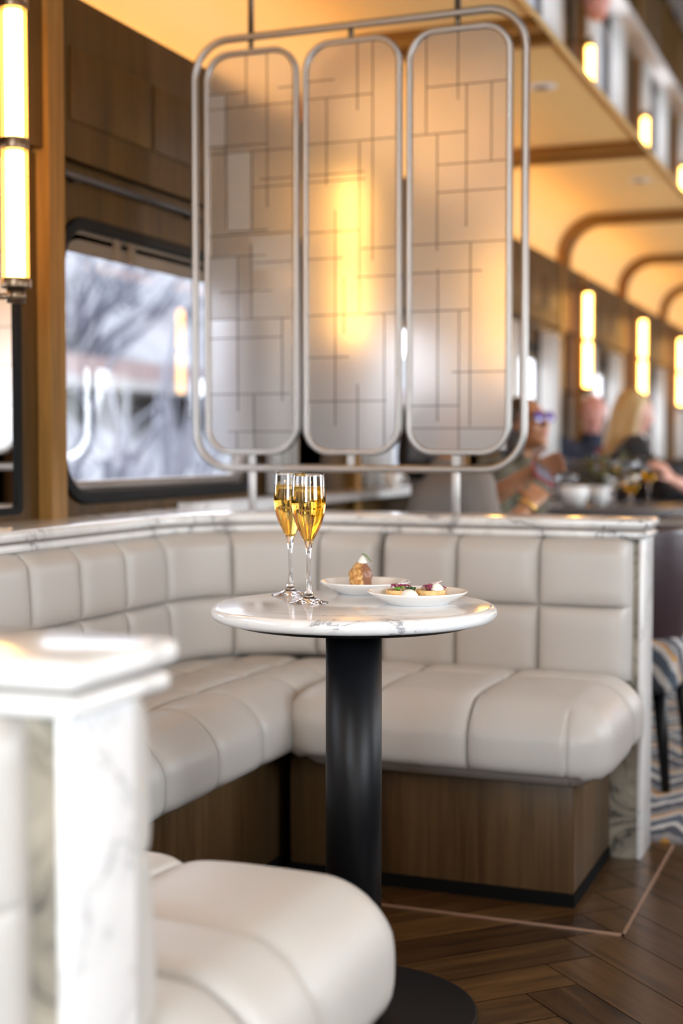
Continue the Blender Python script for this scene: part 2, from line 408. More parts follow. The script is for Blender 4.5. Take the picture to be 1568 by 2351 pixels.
# ceiling vault: one cross-section swept along the carriage
def vault_profile(inset=0.0):
    p = [(-2.05+inset, 2.10), (-2.05+inset, 2.24)]
    r = 0.26 - inset; cx = -2.05 + 0.26; cz = 2.24
    for i in range(1, 13):
        a = PI - (PI/2)*i/12; p.append((cx + r*math.cos(a), cz + r*math.sin(a)))
    return p + [(MIR - x, z) for x, z in reversed(p)]
def sweep(bm, prof, y0, y1, thick=None):
    a = [bm.verts.new((x, y0, z)) for x, z in prof]; b = [bm.verts.new((x, y1, z)) for x, z in prof]
    for i in range(len(prof)-1): bm.faces.new((a[i], b[i], b[i+1], a[i+1]))
def band(bm, outer, inner, y0, y1):
    n = len(outer)
    A = [[bm.verts.new((x, y, z)) for x, z in pr] for pr, y in ((outer, y0), (outer, y1), (inner, y1), (inner, y0))]
    for q in range(4):
        P, Q = A[q], A[(q+1) % 4]
        for i in range(n-1): bm.faces.new((P[i], P[i+1], Q[i+1], Q[i]))
    for i in (0, n-1): bm.faces.new([A[q][i] for q in range(4)])
    fixn(bm); return bm
def rib_band(i0, i1, y0, y1):
    bm = bmesh.new()      # each rib stops at the edge of the ceiling mirror
    for half in (0, 1):
        pr = []
        for q in (i0, i1):
            p = vault_profile(q); n = len(p)//2; p = p[:n] + [(-1.163, p[n-1][1])]
            pr.append(p if half == 0 else [(MIR - x, z) for x, z in p])
        band(bm, pr[0], pr[1], y0, y1)
    return bm
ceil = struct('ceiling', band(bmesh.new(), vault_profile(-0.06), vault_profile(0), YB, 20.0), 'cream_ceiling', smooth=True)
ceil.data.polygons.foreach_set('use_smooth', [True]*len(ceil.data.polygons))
for i, k in enumerate(BAYS_L):
    y0 = BAY0 + BAY*k
    o = struct('trim_%d' % (i+2), rib_band(-0.002, 0.022, y0+0.0, y0+0.24), 'rib_wood')
    for a in (0.0, 0.19):
        struct('rib_fillet', rib_band(0.018, 0.042, y0+a, y0+a+0.05), 'rib_wood', o)
mp_ = struct('ceiling_mirror', box(-1.15, 0.05, YB+0.1, 19.9, 2.478, 2.492), 'mirror', ceil)
box_group('mirror_edging', [(-1.162, -1.15, YB+0.1, 19.9, 2.470, 2.50), (0.05, 0.062, YB+0.1, 19.9, 2.470, 2.50)], 'cream_ceiling', ceil)
for side in (-1, 1):
    X = lambda x: mx(x, side)
    tag(obj('cove_light_strip', box(X(-2.045), X(-2.000), YB+0.1, 19.8, 2.118, 2.124), 'led_warm'),
        'warm light strip hidden along the top of the %s wood wall' % ('window-side' if side < 0 else 'far-side'), 'cove light')
struct('wall_front', box(-2.1, 1.0, 20.0, 20.1, 0, 2.6), 'wall_wood')
box_group('wall_back', [(-2.1, -1.22, YB-0.1, YB, 0, 2.6), (0.42, 1.0, YB-0.1, YB, 0, 2.6), (-1.22, 0.42, YB-0.1, YB, 2.32, 2.6)], 'wall_wood')
dr = box_group('added_door_1', [(-1.22, -1.14, YB-0.08, YB-0.03, 0, 2.32), (0.34, 0.42, YB-0.08, YB-0.03, 0, 2.32), (-1.14, 0.34, YB-0.08, YB-0.03, 2.30, 2.32),  # unseen glazed door, added to give the fill light an opening
    (-1.14, 0.34, YB-0.08, YB-0.03, 0, 0.80), (-0.43, -0.37, YB-0.08, YB-0.03, 0.80, 2.30)], 'pilaster_wood')
struct('door_glass', box(-1.14, 0.34, YB-0.058, YB-0.052, 0.80, 2.30), 'window_glass', dr)
bm = bmesh.new(); tube(bm, [(-0.34, YB-0.01, 0.95), (-0.34, YB-0.01, 1.20)], 0.012, 12)
for z in (0.97, 1.18): tube(bm, [(-0.34, YB-0.01, z), (-0.34, YB-0.04, z)], 0.008, 10)
struct('door_handle', bm, 'satin_metal', dr, True)

# wall mirror beside the first window
m1 = empty('wall_mirror', (-1.972, 2.66, 1.35), label='dark-framed wall mirror under the nearest tube lamp, at the left edge', cat='mirror')
obj('mirror_glass', box(-0.004, 0.002, -0.22, 0.215, -0.47, 0.36), 'mirror', m1)
bm = bmesh.new(); ring_prism(bm, rrect(-0.235, 0.232, -0.485, 0.375, 0.02, 4), rrect(-0.218, 0.213, -0.468, 0.358, 0.012, 4), lambda a, b, d: (d, a, b), -0.003, 0.010); fixn(bm)
obj('mirror_frame', bm, 'rubber', m1)

# ------------------------------------------------------------------ wall lamps: fluted double tube
def make_lamp(label):
    t = empty('wall_lamp', (0, 0, 0), label=label, cat='lamp', group='tube lamps on the window-side wall')
    for z0, z1 in ((0.0, 0.285), (0.31, 0.595)):
        bm = bmesh.new(); n = 56
        prof = [(0.0275, z0), (0.0275, z1)]
        rings = [[bm.verts.new(((0.0285 + (0.0012 if i % 2 else 0))*math.cos(2*PI*i/n), (0.0285 + (0.0012 if i % 2 else 0))*math.sin(2*PI*i/n), z)) for i in range(n)] for z in (z0, z1)]
        for i in range(n): bm.faces.new((rings[0][i], rings[0][(i+1) % n], rings[1][(i+1) % n], rings[1][i]))
        g = obj('lamp_tube', bm, 'tube_shade', t)
        bm = bmesh.new(); cyl(bm, 0, 0, z0+0.004, z1-0.004, 0.0205, 20); obj('glowing_core', bm, 'tube_glow', g, True)
    for z0, z1, r, nm in ((-0.022, 0.0, 0.0335, 'end_cap'), (0.285, 0.31, 0.0325, 'centre_band'), (0.595, 0.62, 0.0335, 'end_cap')):
        bm = bmesh.new(); cyl(bm, 0, 0, z0, z1, r, 40); bevel(obj(nm, bm, 'bronze_metal', t), 0.002, 2)
    for z0, z1 in ((-0.055, -0.022), (0.62, 0.65)):
        bm = bmesh.new(); cyl(bm, 0, 0, z0, z1, 0.021, 32); tube(bm, [(0, 0, (z0+z1)/2), (-0.11, 0, (z0+z1)/2)], 0.007, 10)
        cyl2 = tube(bm, [(-0.105, 0, (z0+z1)/2), (-0.118, 0, (z0+z1)/2)], 0.022, 20)
        obj('bracket', bm, 'bronze_metal', t, True)
    return t
def shade_mat():
    m = bpy.data.materials.new('tube_shade'); m.use_nodes = True; M['tube_shade'] = m; N = m.node_tree.nodes; L = m.node_tree.links; N.clear()
    t = N.new('ShaderNodeBsdfTransparent'); t.inputs[0].default_value = (1.0, 0.93, 0.80, 1)
    e = N.new('ShaderNodeEmission'); e.inputs[0].default_value = (1.0, 0.50, 0.10, 1); e.inputs[1].default_value = 0.8
    g = N.new('ShaderNodeBsdfGlossy'); g.inputs['Roughness'].default_value = 0.1
    a = N.new('ShaderNodeAddShader'); L.new(t.outputs[0], a.inputs[0]); L.new(e.outputs[0], a.inputs[1])
    x = N.new('ShaderNodeMixShader'); x.inputs[0].default_value = 0.06; L.new(a.outputs[0], x.inputs[1]); L.new(g.outputs[0], x.inputs[2])
    o = N.new('ShaderNodeOutputMaterial'); L.new(x.outputs[0], o.inputs[0])
shade_mat()
def copy_tree(o, parent=None):
    c = o.copy(); COL.objects.link(c)
    if parent: c.parent = parent
    for ch in list(o.children): copy_tree(ch, c)
    return c
lamp_labels = {
    0: 'tall two-section tube lamp at the left edge, above the wall mirror', 1: 'glowing tube lamp seen blurred through the middle frosted pane',
    2: 'tube lamp partly hidden behind the right edge of the frosted screen', 3: 'leftmost and largest of the double tube lamps right of the screen',
    4: 'double tube lamp above the blonde woman, second right of the screen', 5: 'double tube lamp cut by the right edge of the picture'}
proto = make_lamp(lamp_labels[0]); proto.location = (-1.845, BAY0, 1.405)
for k in (1, 2, 3, 4, 5, 6, 7, -1, -2):
    c = copy_tree(proto); c.location = (-1.845, BAY0+BAY*k, 1.405)
    c['label'] = lamp_labels.get(k, 'double tube lamp on the window-side wall, outside the picture')
for k in range(-2, 8):
    c = copy_tree(proto); c.location = (mx(-1.845, 1), BAY0+BAY*k, 1.405); c.rotation_euler = (0, 0, PI)
    c['label'] = 'double tube lamp on the opposite wall, only seen reflected'; c['group'] = 'tube lamps on the opposite wall'

# ceiling downlights
def downlight(x, y, label):
    t = empty('ceiling_speaker', (x, y, 2.50), label=label, cat='ceiling fitting', group='round fittings on the cream ceiling')
    bm = bmesh.new(); lathe(bm, [(0.0, -0.006), (0.05, -0.006), (0.062, -0.004), (0.066, 0.0)], 32); obj('rim', bm, 'white_trim', t, True)
    bm = bmesh.new(); lathe(bm, [(0.0, -0.010), (0.025, -0.010), (0.03, -0.006)], 24); obj('grille', bm, 'frame_alu', t, True)
downlight(-1.38, 5.75, 'faint round fitting on the ceiling just right of the screen')
downlight(-1.35, 7.95, 'round grey fitting on the ceiling between two wood ribs')

# ------------------------------------------------------------------ marble partition and ledge
def u_poly(ins):
    A = []
    yf, yn, xl = 3.47+ins, 1.178-ins, -1.735-ins; r = 0.32+ins; cx = -1.415
    cyf, cyn = 3.15, 1.498
    A += [(-0.558-ins, 3.66-ins), (-1.972, 3.66-ins), (-1.972, 0.995+ins), (-0.625-ins, 0.995+ins), (-0.625-ins, yn)]
    for i in range(17):
        a = math.radians(270 - 90*i/16); A.append((cx + r*math.cos(a), cyn + r*math.sin(a)))
    for i in range(17):
        a = math.radians(180 - 90*i/16); A.append((cx + r*math.cos(a), cyf + r*math.sin(a)))
    A.append((-0.558-ins, yf)); return A
led = empty('marble_ledge', (-1.0, 2.4, 0.80), label='white marble ledge with grey veins running round the booth above the backrests', cat='ledge')
for nm, z0, z1, ins, wv in (('top_slab', 0.825, 0.850, 0.0, 0.011), ('lower_moulding', 0.801, 0.8195, 0.006, 0.008), ('shadow_gap', 0.8185, 0.8255, 0.014, 0.0)):
    bm = prism(bmesh.new(), u_poly(ins), z0, z1); fixn(bm); o = obj(nm, bm, 'ledge_marble' if wv else 'frame_alu', led)
    o.matrix_parent_inverse = led.matrix_world.inverted(); o.location = (1.0, -2.4, -0.80)
    o.location = (0, 0, 0)
    for v in o.data.vertices: v.co -= Vector((-1.0, 2.4, 0.80))
    o.matrix_parent_inverse = Matrix.Identity(4)
    if wv: bevel(o, wv, 4)
def partition(label, x1, y0, y1, front):
    t = empty('marble_partition', (x1-0.5, (y0+y1)/2, 0), label=label, cat='partition')
    ox, oy = x1-0.5, (y0+y1)/2
    o = obj('core_panel', box(-1.97-ox, x1-0.012-ox, y0+0.002-oy, y1-0.002-oy, 0, 0.80), 'veined_marble', t)
    o = obj('end_panel', box(x1-0.012-ox, x1-ox, y0-oy, y1-oy, 0, 0.80), 'edge_marble', t); bevel(o, 0.002, 2)
partition('marble partition at the right end of the far bench, dark veined face and pale edge', -0.574, 3.500, 3.645, 1)
partition('blurred white marble partition filling the lower left foreground', -0.650, 1.020, 1.135, -1)

# ------------------------------------------------------------------ banquette upholstery
def g(t, p=5.0, q=0.55):
    t = min(max(t, 0.0), 1.0); return max(0.0, 1 - abs(2*t-1)**p)**q
def lines(a, b, seams, res):
    n = max(3, int((b-a)/res)); v = [a + (b-a)*i/n for i in range(n+1)]
    sm = [s for s in seams if a + 0.004 < s < b - 0.004]
    v = [x for x in v if all(abs(x-s) > 0.0085 for s in sm) or x in (a, b)]
    for s in sm: v += [s+o for o in (-0.0075, -0.0045, -0.0025, -0.001, 0.0, 0.001, 0.0025, 0.0045, 0.0075) if a < s+o < b]
    return sorted(set(v))
def crease(v, seams, ends=True):
    return max([math.exp(-((v-s)/0.0022)**2) for s in (seams[1:-1] if ends else seams)] or [0])
def cell(v, seams):
    for a, b in zip(seams, seams[1:]):
        if v <= b: return (v-a)/(b-a)
    return 1.0
def back_cushion(path, seams, z0, zm, z1, depth=0.09, puff=0.024, lean=0.02):
    """path: function s -> (x, y, nx, ny); seams: list of s"""
    bm = bmesh.new(); S0, S1 = seams[0], seams[-1]; SL = lines(S0, S1, seams, 0.0075)
    prof = []; r = 0.035; H = z1 - z0
    for i in range(4): prof.append((-depth + (depth-r)*i/4, 0, 0))
    for i in range(7): a = PI/2*i/6; prof.append((-r + r*math.sin(a), r - r*math.cos(a), 0))
    nz = 40
    for h_ in lines(r, H-r, [zm-z0], (H-2*r)/nz)[1:-1]: prof.append((0, h_, 1))
    for i in range(7): a = PI/2*i/6; prof.append((-r + r*math.cos(a), H-r + r*math.sin(a), 0))
    for i in range(1, 5): prof.append((-r - (depth-r)*i/4, H, 0))
    rows = []
    for s in SL:
        x, y, nx, ny = path(s); row = []
        fs = g(cell(s, seams), 6, 0.5); cs = crease(s, seams); e = min(s-S0, S1-s)
        er = 0.03; endin = 0.0 if e > er else (er - math.sqrt(max(0, er*er-(er-e)**2)))
        for d, h, fl_ in prof:
            z = z0 + h; t = h/H
            fz = g((z-z0)/(zm-z0) if z < zm else (z-zm)/(z1-zm), 6.0, 0.5)
            edge = 1.0 if d > -0.036 else max(0, 1 + (d+0.036)/0.05)
            if h < 0.04 or h > H-0.04: fz = max(fz, 0.25)
            p = puff*fs*fz*edge - 0.006*max(cs, crease(z, [zm], False))*edge
            ln = lean*(0.5 - t)
            dd = d + p - endin*1.0 + ln
            zz = z + (0.006*fs if h > H*0.97 else 0) 
            row.append(bm.verts.new((x + nx*dd, y + ny*dd, zz)))
        rows.append(row)
    for a, b in zip(rows, rows[1:]):
        for i in range(len(prof)-1): bm.faces.new((a[i], b[i], b[i+1], a[i+1]))
        bm.faces.new((a[-1], b[-1], b[0], a[0]))
    bm.faces.new(rows[0]); bm.faces.new(rows[-1][::-1]); fixn(bm); return bm
# front line of the backrest: left run (+y), corner, far run (+x)
CX, CYF, CYN, RB = -1.42, 3.15, 1.50, 0.30
ARC = RB*PI/2
def path_far(s):       # s = 0 at the beginning of the far corner, negative along the window side
    if s < 0: return (CX-RB, CYF+s, 1, 0)
    if s < ARC:
        a = PI - s/RB; return (CX+RB*math.cos(a), CYF+RB*math.sin(a), -math.cos(a), -math.sin(a))
    return (CX + (s-ARC), CYF+RB, 0, -1)
def path_near(s):      # from the aisle end of the near bench round the near corner
    L0 = -0.665 - CX
    if s < L0: return (-0.665 - s, CYN-RB, 0, 1)
    s -= L0; a = 1.5*PI - s/RB
    return (CX+RB*math.cos(a), CYN+RB*math.sin(a), -math.cos(a), -math.sin(a))
bq = empty('banquette', (-1.1, 2.35, 0), label='U-shaped booth bench in tufted taupe leather on a wood base, round the marble table', cat='banquette')
def bpart(name, bm, m, smooth=True, parent=None):
    bmesh.ops.translate(bm, vec=(1.1, -2.35, 0), verts=bm.verts)
    return obj(name, bm, m, bq if parent is None else parent, smooth)
xs = lambda x: ARC + (x - CX)
bpart('backrest', back_cushion(path_far, [xs(-1.244), xs(-1.039), xs(-0.824), xs(-0.600)], 0.448, 0.634, 0.797), 'taupe_leather')
bpart('backrest', back_cushion(path_far, [-1.66+0.0, -1.44, -1.22, -1.01, -0.81, -0.605, -0.405, -0.205, 0.0, ARC/2, ARC, xs(-1.252)], 0.470, 0.634, 0.797), 'taupe_leather')
L0 = -0.665 - CX
bpart('backrest', back_cushion(path_near, [0.0, 0.22, 0.44, 0.62, L0+0.02, L0+ARC/2, L0+ARC-0.01], 0.448, 0.634, 0.797), 'taupe_leather')

def seat_cushion(x0, x1, y0, y1, z0, z1, sx, sy, r=0.055, puff=0.020, bulge=0.012, res=0.009, corner=None):
    bm = bmesh.new(); cx, cy, cz = (x0+x1)/2, (y0+y1)/2, (z0+z1)/2; hx, hy, hz = (x1-x0)/2, (y1-y0)/2, (z1-z0)/2
    def face(ax, sg, U, V):
        grid = []; nu, nv = len(U)-1, len(V)-1
        for u in U:
            row = []
            for v in V:
                p = {0: (sg*hx, u, v), 1: (u, sg*hy, v), 2: (u, v, sg*hz)}[ax]
                row.append(bm.verts.new(p))
            grid.append(row)
        for i in range(nu):
            for j in range(nv): bm.faces.new((grid[i][j], grid[i+1][j], grid[i+1][j+1], grid[i][j+1]))
    NX = [v-cx for v in lines(x0, x1, sx + ([corner] if corner else []), res)]; NY = [v-cy for v in lines(y0, y1, sy, res)]; NZ = [v-cz for v in lines(z0, z1, [], res)]
    for sg in (-1, 1): face(0, sg, NY, NZ); face(1, sg, NX, NZ); face(2, sg, NX, NY)
    bmesh.ops.remove_doubles(bm, verts=bm.verts, dist=1e-5)
    for v in bm.verts:
        p = v.co.copy(); q = Vector((min(max(p.x, -hx+r), hx-r), min(max(p.y, -hy+r), hy-r), min(max(p.z, -hz+r), hz-r)))
        d = p - q; n = d.normalized() if d.length > 1e-9 else Vector((0, 0, 1)); P = q + n*r
        wx, wy = P.x + cx, P.y + cy
        gx, gy = g(cell(wx, sx), 7, 0.5), g(cell(wy, sy), 7, 0.5)
        ax_, ay_, az_ = abs(n.x), abs(n.y), abs(n.z)
        tz = P.z/hz; side_b = max(0.0, 1-abs(tz)**2.5)*(1-az_)
        amt = puff*(gx**(1-ax_))*(gy**(1-ay_)) if n.z > -0.3 else 0
        if n.z > -0.3: amt -= 0.006*max(crease(wx, sx)*(1-ax_)**0.5, crease(wy, sy)*(1-ay_)**0.5)
        if corner and n.y < -0.2 and -0.95 < n.z < 0.75: amt -= 0.005*math.exp(-((wx-corner)/0.0035)**2)
        amt += bulge*side_b*2
        crown = 0.010*(1-(P.x/hx)**4)*(1-(P.y/hy)**4) if n.z > 0.5 else 0
        v.co = Vector((cx, cy, cz)) + P + n*amt + Vector((0, 0, crown))
    fixn(bm); return bm
ZS0, ZS1 = 0.278, 0.452
bpart('seat_cushion', seat_cushion(-1.292, -0.600, 3.005, 3.470, ZS0, ZS1, [-1.5, -1.10, -0.872, -0.45], [2.80, 3.33, 3.62], corner=-0.652), 'taupe_leather')
bpart('seat_cushion', seat_cushion(-1.765, -1.338, 1.22, 3.465, ZS0, ZS1, [-1.95, -1.61, -1.47, -1.1], [1.0, 1.45, 1.70, 1.93, 2.16, 2.39, 2.62, 2.84, 3.10, 3.29, 3.7]), 'taupe_leather')
bpart('seat_cushion', seat_cushion(-1.292, -0.624, 1.165, 1.700, ZS0, ZS1+0.006, [-1.5, -1.10, -0.885, -0.45], [0.9, 1.29, 1.43, 1.95]), 'taupe_leather')
for a in ((-1.34, -0.653, 3.077, 3.495, 0.030, 0.285), (-1.965, -1.385, 1.14, 3.495, 0.030, 0.285), (-1.39, -0.665, 1.14, 1.625, 0.030, 0.285)):
    bevel(bpart('wood_base', box(*a), 'base_wood', False), 0.0015, 2)
for a in ((-1.34, -0.650, 3.074, 3.49, 0.0, 0.031), (-1.965, -1.382, 1.15, 3.49, 0.0, 0.031), (-1.39, -0.662, 1.15, 1.628, 0.0, 0.031)):
    bpart('kick_plate', box(*a), 'kick_black', False)
# piping at the far cushion's front corner
# backrest of the neighbouring booth, seen past the near partition
nb = empty('banquette', (-1.1, 0.95, 0), label='pale leather backrest of the neighbouring booth, a sliver at the lower left edge', cat='banquette')
def path_nb(s): return (-0.665 - 1.0 + s, 0.985, 0, -1)
bm = back_cushion(path_nb, [0.0, 0.24, 0.46, 0.68, 0.975], 0.448, 0.634, 0.797, 0.06); bmesh.ops.translate(bm, vec=(1.1, -0.95, 0), verts=bm.verts)
obj('backrest', bm, 'taupe_leather', nb, True)
obj('wood_base', box(-0.8, 0.42, -0.50, -0.02+0.05, 0.0, 0.33), 'base_wood', nb)
bm = seat_cushion(-1.75, -0.67, 0.40, 0.93, ZS0, ZS1, [-1.9, -1.35, -1.10, -0.885, -0.45], [0.1, 0.65, 0.80, 1.2]); bmesh.ops.translate(bm, vec=(1.1, -0.95, 0), verts=bm.verts)
obj('seat_cushion', bm, 'taupe_leather', nb, True)

# ------------------------------------------------------------------ the round marble table
TX, TY, TZ = -0.900, 2.352, 0.747
tb = empty('round_table', (TX, TY, 0), label='round white marble cocktail table on a black column and disc foot', cat='table')
R = 0.256
prof = [(0, 0.722), (R-0.012, 0.722)]
for i in range(1, 12):
    a = -PI/2 + PI*i/12; prof.append((R-0.0125 + 0.0125*math.cos(a), 0.7345 + 0.0125*math.sin(a)))
prof += [(R-0.0125, TZ), (0, TZ)]
obj('tabletop', lathe(bmesh.new(), prof, 128), 'table_marble', tb, True)
obj('support_plate', lathe(bmesh.new(), [(0, 0.7225), (R-0.035, 0.7225), (R-0.03, 0.718), (R-0.04, 0.714), (0, 0.714)], 96), 'black_metal', tb, False)
obj('column', lathe(bmesh.new(), [(0, 0.012), (0.0505, 0.012), (0.0505, 0.715), (0, 0.715)], 72), 'black_metal', tb, False)
o = obj('foot', lathe(bmesh.new(), [(0, 0), (0.224, 0), (0.225, 0.003), (0.224, 0.010), (0.220, 0.012), (0, 0.012)], 128), 'black_metal', tb, False)
for nm in tb.children:
    if nm.name.startswith('column'):
        for p in nm.data.polygons: p.use_smooth = abs(p.normal.z) < 0.5

# ------------------------------------------------------------------ champagne flutes
FL_OUT = [(0.0355, 0.0), (0.0358, 0.0012), (0.030, 0.0030), (0.018, 0.0060), (0.0105, 0.0105), (0.0070, 0.0180), (0.0050, 0.030), (0.0038, 0.050), (0.0036, 0.075),
          (0.0042, 0.090), (0.0058, 0.102), (0.0085, 0.1115), (0.0135, 0.1215), (0.0195, 0.1335), (0.0248, 0.1460), (0.0285, 0.1590), (0.0306, 0.1730), (0.0309, 0.1860), (0.0300, 0.2050), (0.0282, 0.2325)]
FL_IN = [(0.0280, 0.2330), (0.0275, 0.2325), (0.0292, 0.2050), (0.0301, 0.1860), (0.0298, 0.1730), (0.0276, 0.1592), (0.0238, 0.1465), (0.0183, 0.1345), (0.0118, 0.1235), (0.0060, 0.1155), (0.0, 0.1125)]
def smooth_prof(p, n=4):
    out = []
    for i in range(len(p)-1):
        p0, p1, p2, p3 = p[max(i-1, 0)], p[i], p[i+1], p[min(i+2, len(p)-1)]
        for k in range(n):
            t = k/n
            out.append(tuple(0.5*((2*b)+(-a+c)*t+(2*a-5*b+4*c-d)*t*t+(-a+3*b-3*c+d)*t**3) for a, b, c, d in zip(p0, p1, p2, p3)))
    out.append(p[-1]); return [(max(r, 0.0), z) for r, z in out]
def make_flute(loc, label):
    t = empty('champagne_flute', loc, label=label, cat='champagne glass', group='champagne flutes on the marble table')
    outer, inner = smooth_prof(FL_OUT[3:]), FL_IN[:1] + smooth_prof(FL_IN[1:])
    bm = lathe(bmesh.new(), [(0, 0.0004), (0.034, 0.0)] + FL_OUT[:3] + outer + inner, 72); fixn(bm)
    obj('glass', bm, 'crystal', t, True)
    zl = 0.2100; liq = [(0, zl), (0.0288, zl), (0.0293, zl+0.0008)]
    liq = [(0.0, zl), (0.0290, zl)] + [(r+0.00035, z-0.0003) for r, z in inner if z < zl-0.001 and r > 0] + [(0, 0.1121)]
    bm = lathe(bmesh.new(), liq, 72); fixn(bm); lq = obj('champagne', bm, 'champagne_liquid', t, True)
    bm = bmesh.new(); rnd = random.Random(len(label))
    for i in range(90):
        z = rnd.uniform(0.118, 0.208); rr = (0.004 if i % 3 else 0.024)*rnd.random(); a = rnd.uniform(0, 2*PI)
        rmax = 0.003 + max(0, (z-0.115))*0.6
        rr = min(rr, rmax); sphere(bm, (rr*math.cos(a)+0.003, rr*math.sin(a), z), rnd.uniform(0.0003, 0.0007), u=6, v=4)
    o = obj('bubbles', bm, 'porcelain', t, True); o['kind'] = 'stuff'
    return t
make_flute((-0.982, 2.339, TZ), 'front champagne flute, nearer the camera, overlapping the other glass')
make_flute((-1.066, 2.449, TZ), 'rear champagne flute, the left one half hidden by the front glass')

# ------------------------------------------------------------------ plates and food
def make_plate(loc, r, label):
    t = empty('plate', loc, label=label, cat='plate', group='white plates on the marble table')
    k = r/0.091
    out = [(0, 0.001), (0.050*k, 0.001), (0.053*k, 0.0), (0.056*k, 0.0015), (0.066*k, 0.0065), (0.080*k, 0.0135), (0.089*k, 0.0195), (0.091*k, 0.0222),
           (0.0895*k, 0.0232), (0.0865*k, 0.0218), (0.078*k, 0.0165), (0.067*k, 0.0105), (0.059*k, 0.0070), (0.048*k, 0.0058), (0, 0.0055)]
    bm = lathe(bmesh.new(), [out[0]] + smooth_prof(out[1:-1], 3) + [out[-1]], 96); fixn(bm); obj('dish', bm, 'porcelain', t, True); return t
PF = (-0.797, 2.402, TZ); PB = (-0.950, 2.543, TZ)
make_plate(PF, 0.0905, 'front white plate holding two little tarts, nearest the right of the table')
make_plate(PB, 0.0875, 'rear white plate with the golden pastry puff')

m = mat('baked_crust', (0.5, 0.24, 0.06), 0.6); N, L, b = nodes(m); mp = coords(N, L); n = noise(N, L, mp, 75, 6, 0.65, 0.8)
r = ramp(N, [(0.32, (0.20, 0.065, 0.012)), (0.47, (0.50, 0.22, 0.05)), (0.62, (0.80, 0.52, 0.20))]); L.new(n.outputs[0], r.inputs[0]); L.new(r.outputs[0], b.inputs['Base Color']); bump(N, L, b, n.outputs[0], 0.7, 0.003)
m = mat('milk_chocolate', (0.27, 0.125, 0.07), 0.30); N, L, b = nodes(m); mp = coords(N, L); n = noise(N, L, mp, 60, 3, 0.5, 0.5); bump(N, L, b, n.outputs[0], 0.35, 0.003)
m = mat('tart_pastry', (0.78, 0.50, 0.20), 0.55); N, L, b = nodes(m); mp = coords(N, L); n = noise(N, L, mp, 120, 4, 0.6)
r = ramp(N, [(0.35, (0.68, 0.38, 0.12)), (0.6, (0.86, 0.60, 0.27))]); L.new(n.outputs[0], r.inputs[0]); L.new(r.outputs[0], b.inputs['Base Color']); bump(N, L, b, n.outputs[0], 0.3, 0.001)
mat('cream', (0.88, 0.86, 0.78), 0.35); mat('herb_green', (0.13, 0.30, 0.02), 0.5, Subsurface_Weight=0.1); mat('kale_green', (0.035, 0.075, 0.015), 0.6)
mat('radish_purple', (0.25, 0.02, 0.07), 0.45); mat('radish_pale', (0.80, 0.62, 0.62), 0.4); mat('mushroom_filling', (0.42, 0.30, 0.18), 0.6)

def noisy(bm, amp, fr, seed=0):
    from mathutils import noise as nz
    for v in bm.verts:
        q = v.co*fr + Vector((seed, seed*1.7, -seed)); v.co += nz.noise_vector(q)*amp
    return bm
# pastry puff: craggy golden half with a smooth chocolate half
def puff_mesh(a0, a1, amp, fr, seed, rad=1.0):
    """upright standing wedge of a body of revolution between azimuths a0..a1"""
    bm = bmesh.new(); H = 0.0475; nseg, nh = 40, 36
    def rr(t): return 0.0205*rad*min(1, (1-max(0, t-0.45)**2*1.9))*(0.93+0.12*math.sin(t*3.0))
    rows = []
    for j in range(nh+1):
        t = j/nh; rows.append([bm.verts.new((rr(t)*math.cos(a0+(a1-a0)*i/nseg), rr(t)*0.92*math.sin(a0+(a1-a0)*i/nseg), H*t)) for i in range(nseg+1)])
    for p, q in zip(rows, rows[1:]):
        for i in range(nseg): bm.faces.new((p[i], p[i+1], q[i+1], q[i]))
        bm.faces.new((p[-1], p[0], q[0], q[-1]))
    bm.faces.new(rows[0][::-1]); bm.faces.new(rows[-1]); bmesh.ops.triangulate(bm, faces=[f for f in bm.faces if len(f.verts) > 4])
    fixn(bm); noisy(bm, amp, fr, seed); noisy(bm, amp*0.45, fr*2.6, seed+3); return bm
pf = empty('pastry_puff', (-0.966, 2.564, TZ+0.0068), label='golden craggy pastry puff with chocolate side, cream dot and herb on top', cat='pastry')
pf.rotation_euler = (0, 0, math.radians(18))
pf.location.z = TZ + 0.0075
pf.scale = (1.0, 1.0, 1.0)
obj('golden_crust', puff_mesh(math.radians(-262), math.radians(-78), 0.0034, 110, 2, 1.08), 'baked_crust', pf, True)
obj('chocolate_side', puff_mesh(math.radians(-84), math.radians(100), 0.0020, 55, 5, 1.06), 'milk_chocolate', pf, True)
cr = obj('cream_dot', noisy(lathe(bmesh.new(), smooth_prof([(0.0, 0.0), (0.0085, 0.0008), (0.0088, 0.004), (0.0066, 0.008), (0.0035, 0.0125), (0.0, 0.0155)], 4), 24), 0.0006, 130), 'cream', pf, True)
cr.location = (0.003, -0.002, 0.0470)
def leaflet(bm, p, d, l, wd):
    d = Vector(d).normalized(); s = d.cross(Vector((0.2, -0.3, 1))).normalized(); n = d.cross(s); p = Vector(p)
    prev = None
    for i in range(7):
        t = i/6; wv = wd*math.sin(PI*min(1, t*0.92+0.06)); c = p + d*l*t + n*(0.25*l*t*t)
        a, b_, e = bm.verts.new(c - s*wv), bm.verts.new(c + n*0.0003), bm.verts.new(c + s*wv)
        if prev: bm.faces.new((prev[0], prev[1], b_, a)); bm.faces.new((prev[1], prev[2], e, b_))
        prev = (a, b_, e)
bm = bmesh.new()
for i in range(9):
    t = i/8; c = Vector((-0.003 + 0.016*t, -0.001, 0.0615 - 0.010*t*t - 0.0045*t))
    for sg in (-1, 1): leaflet(bm, c, (0.5, sg*1.0, 0.35), 0.0065*(1-0.4*t)+0.002, 0.0015)
tube(bm, [(-0.004, -0.001, 0.0615), (0.005, -0.001, 0.059), (0.014, 0, 0.0485)], 0.0005, 6)
bmesh.ops.translate(bm, vec=(0.005, 0.0, 0.0035), verts=bm.verts)
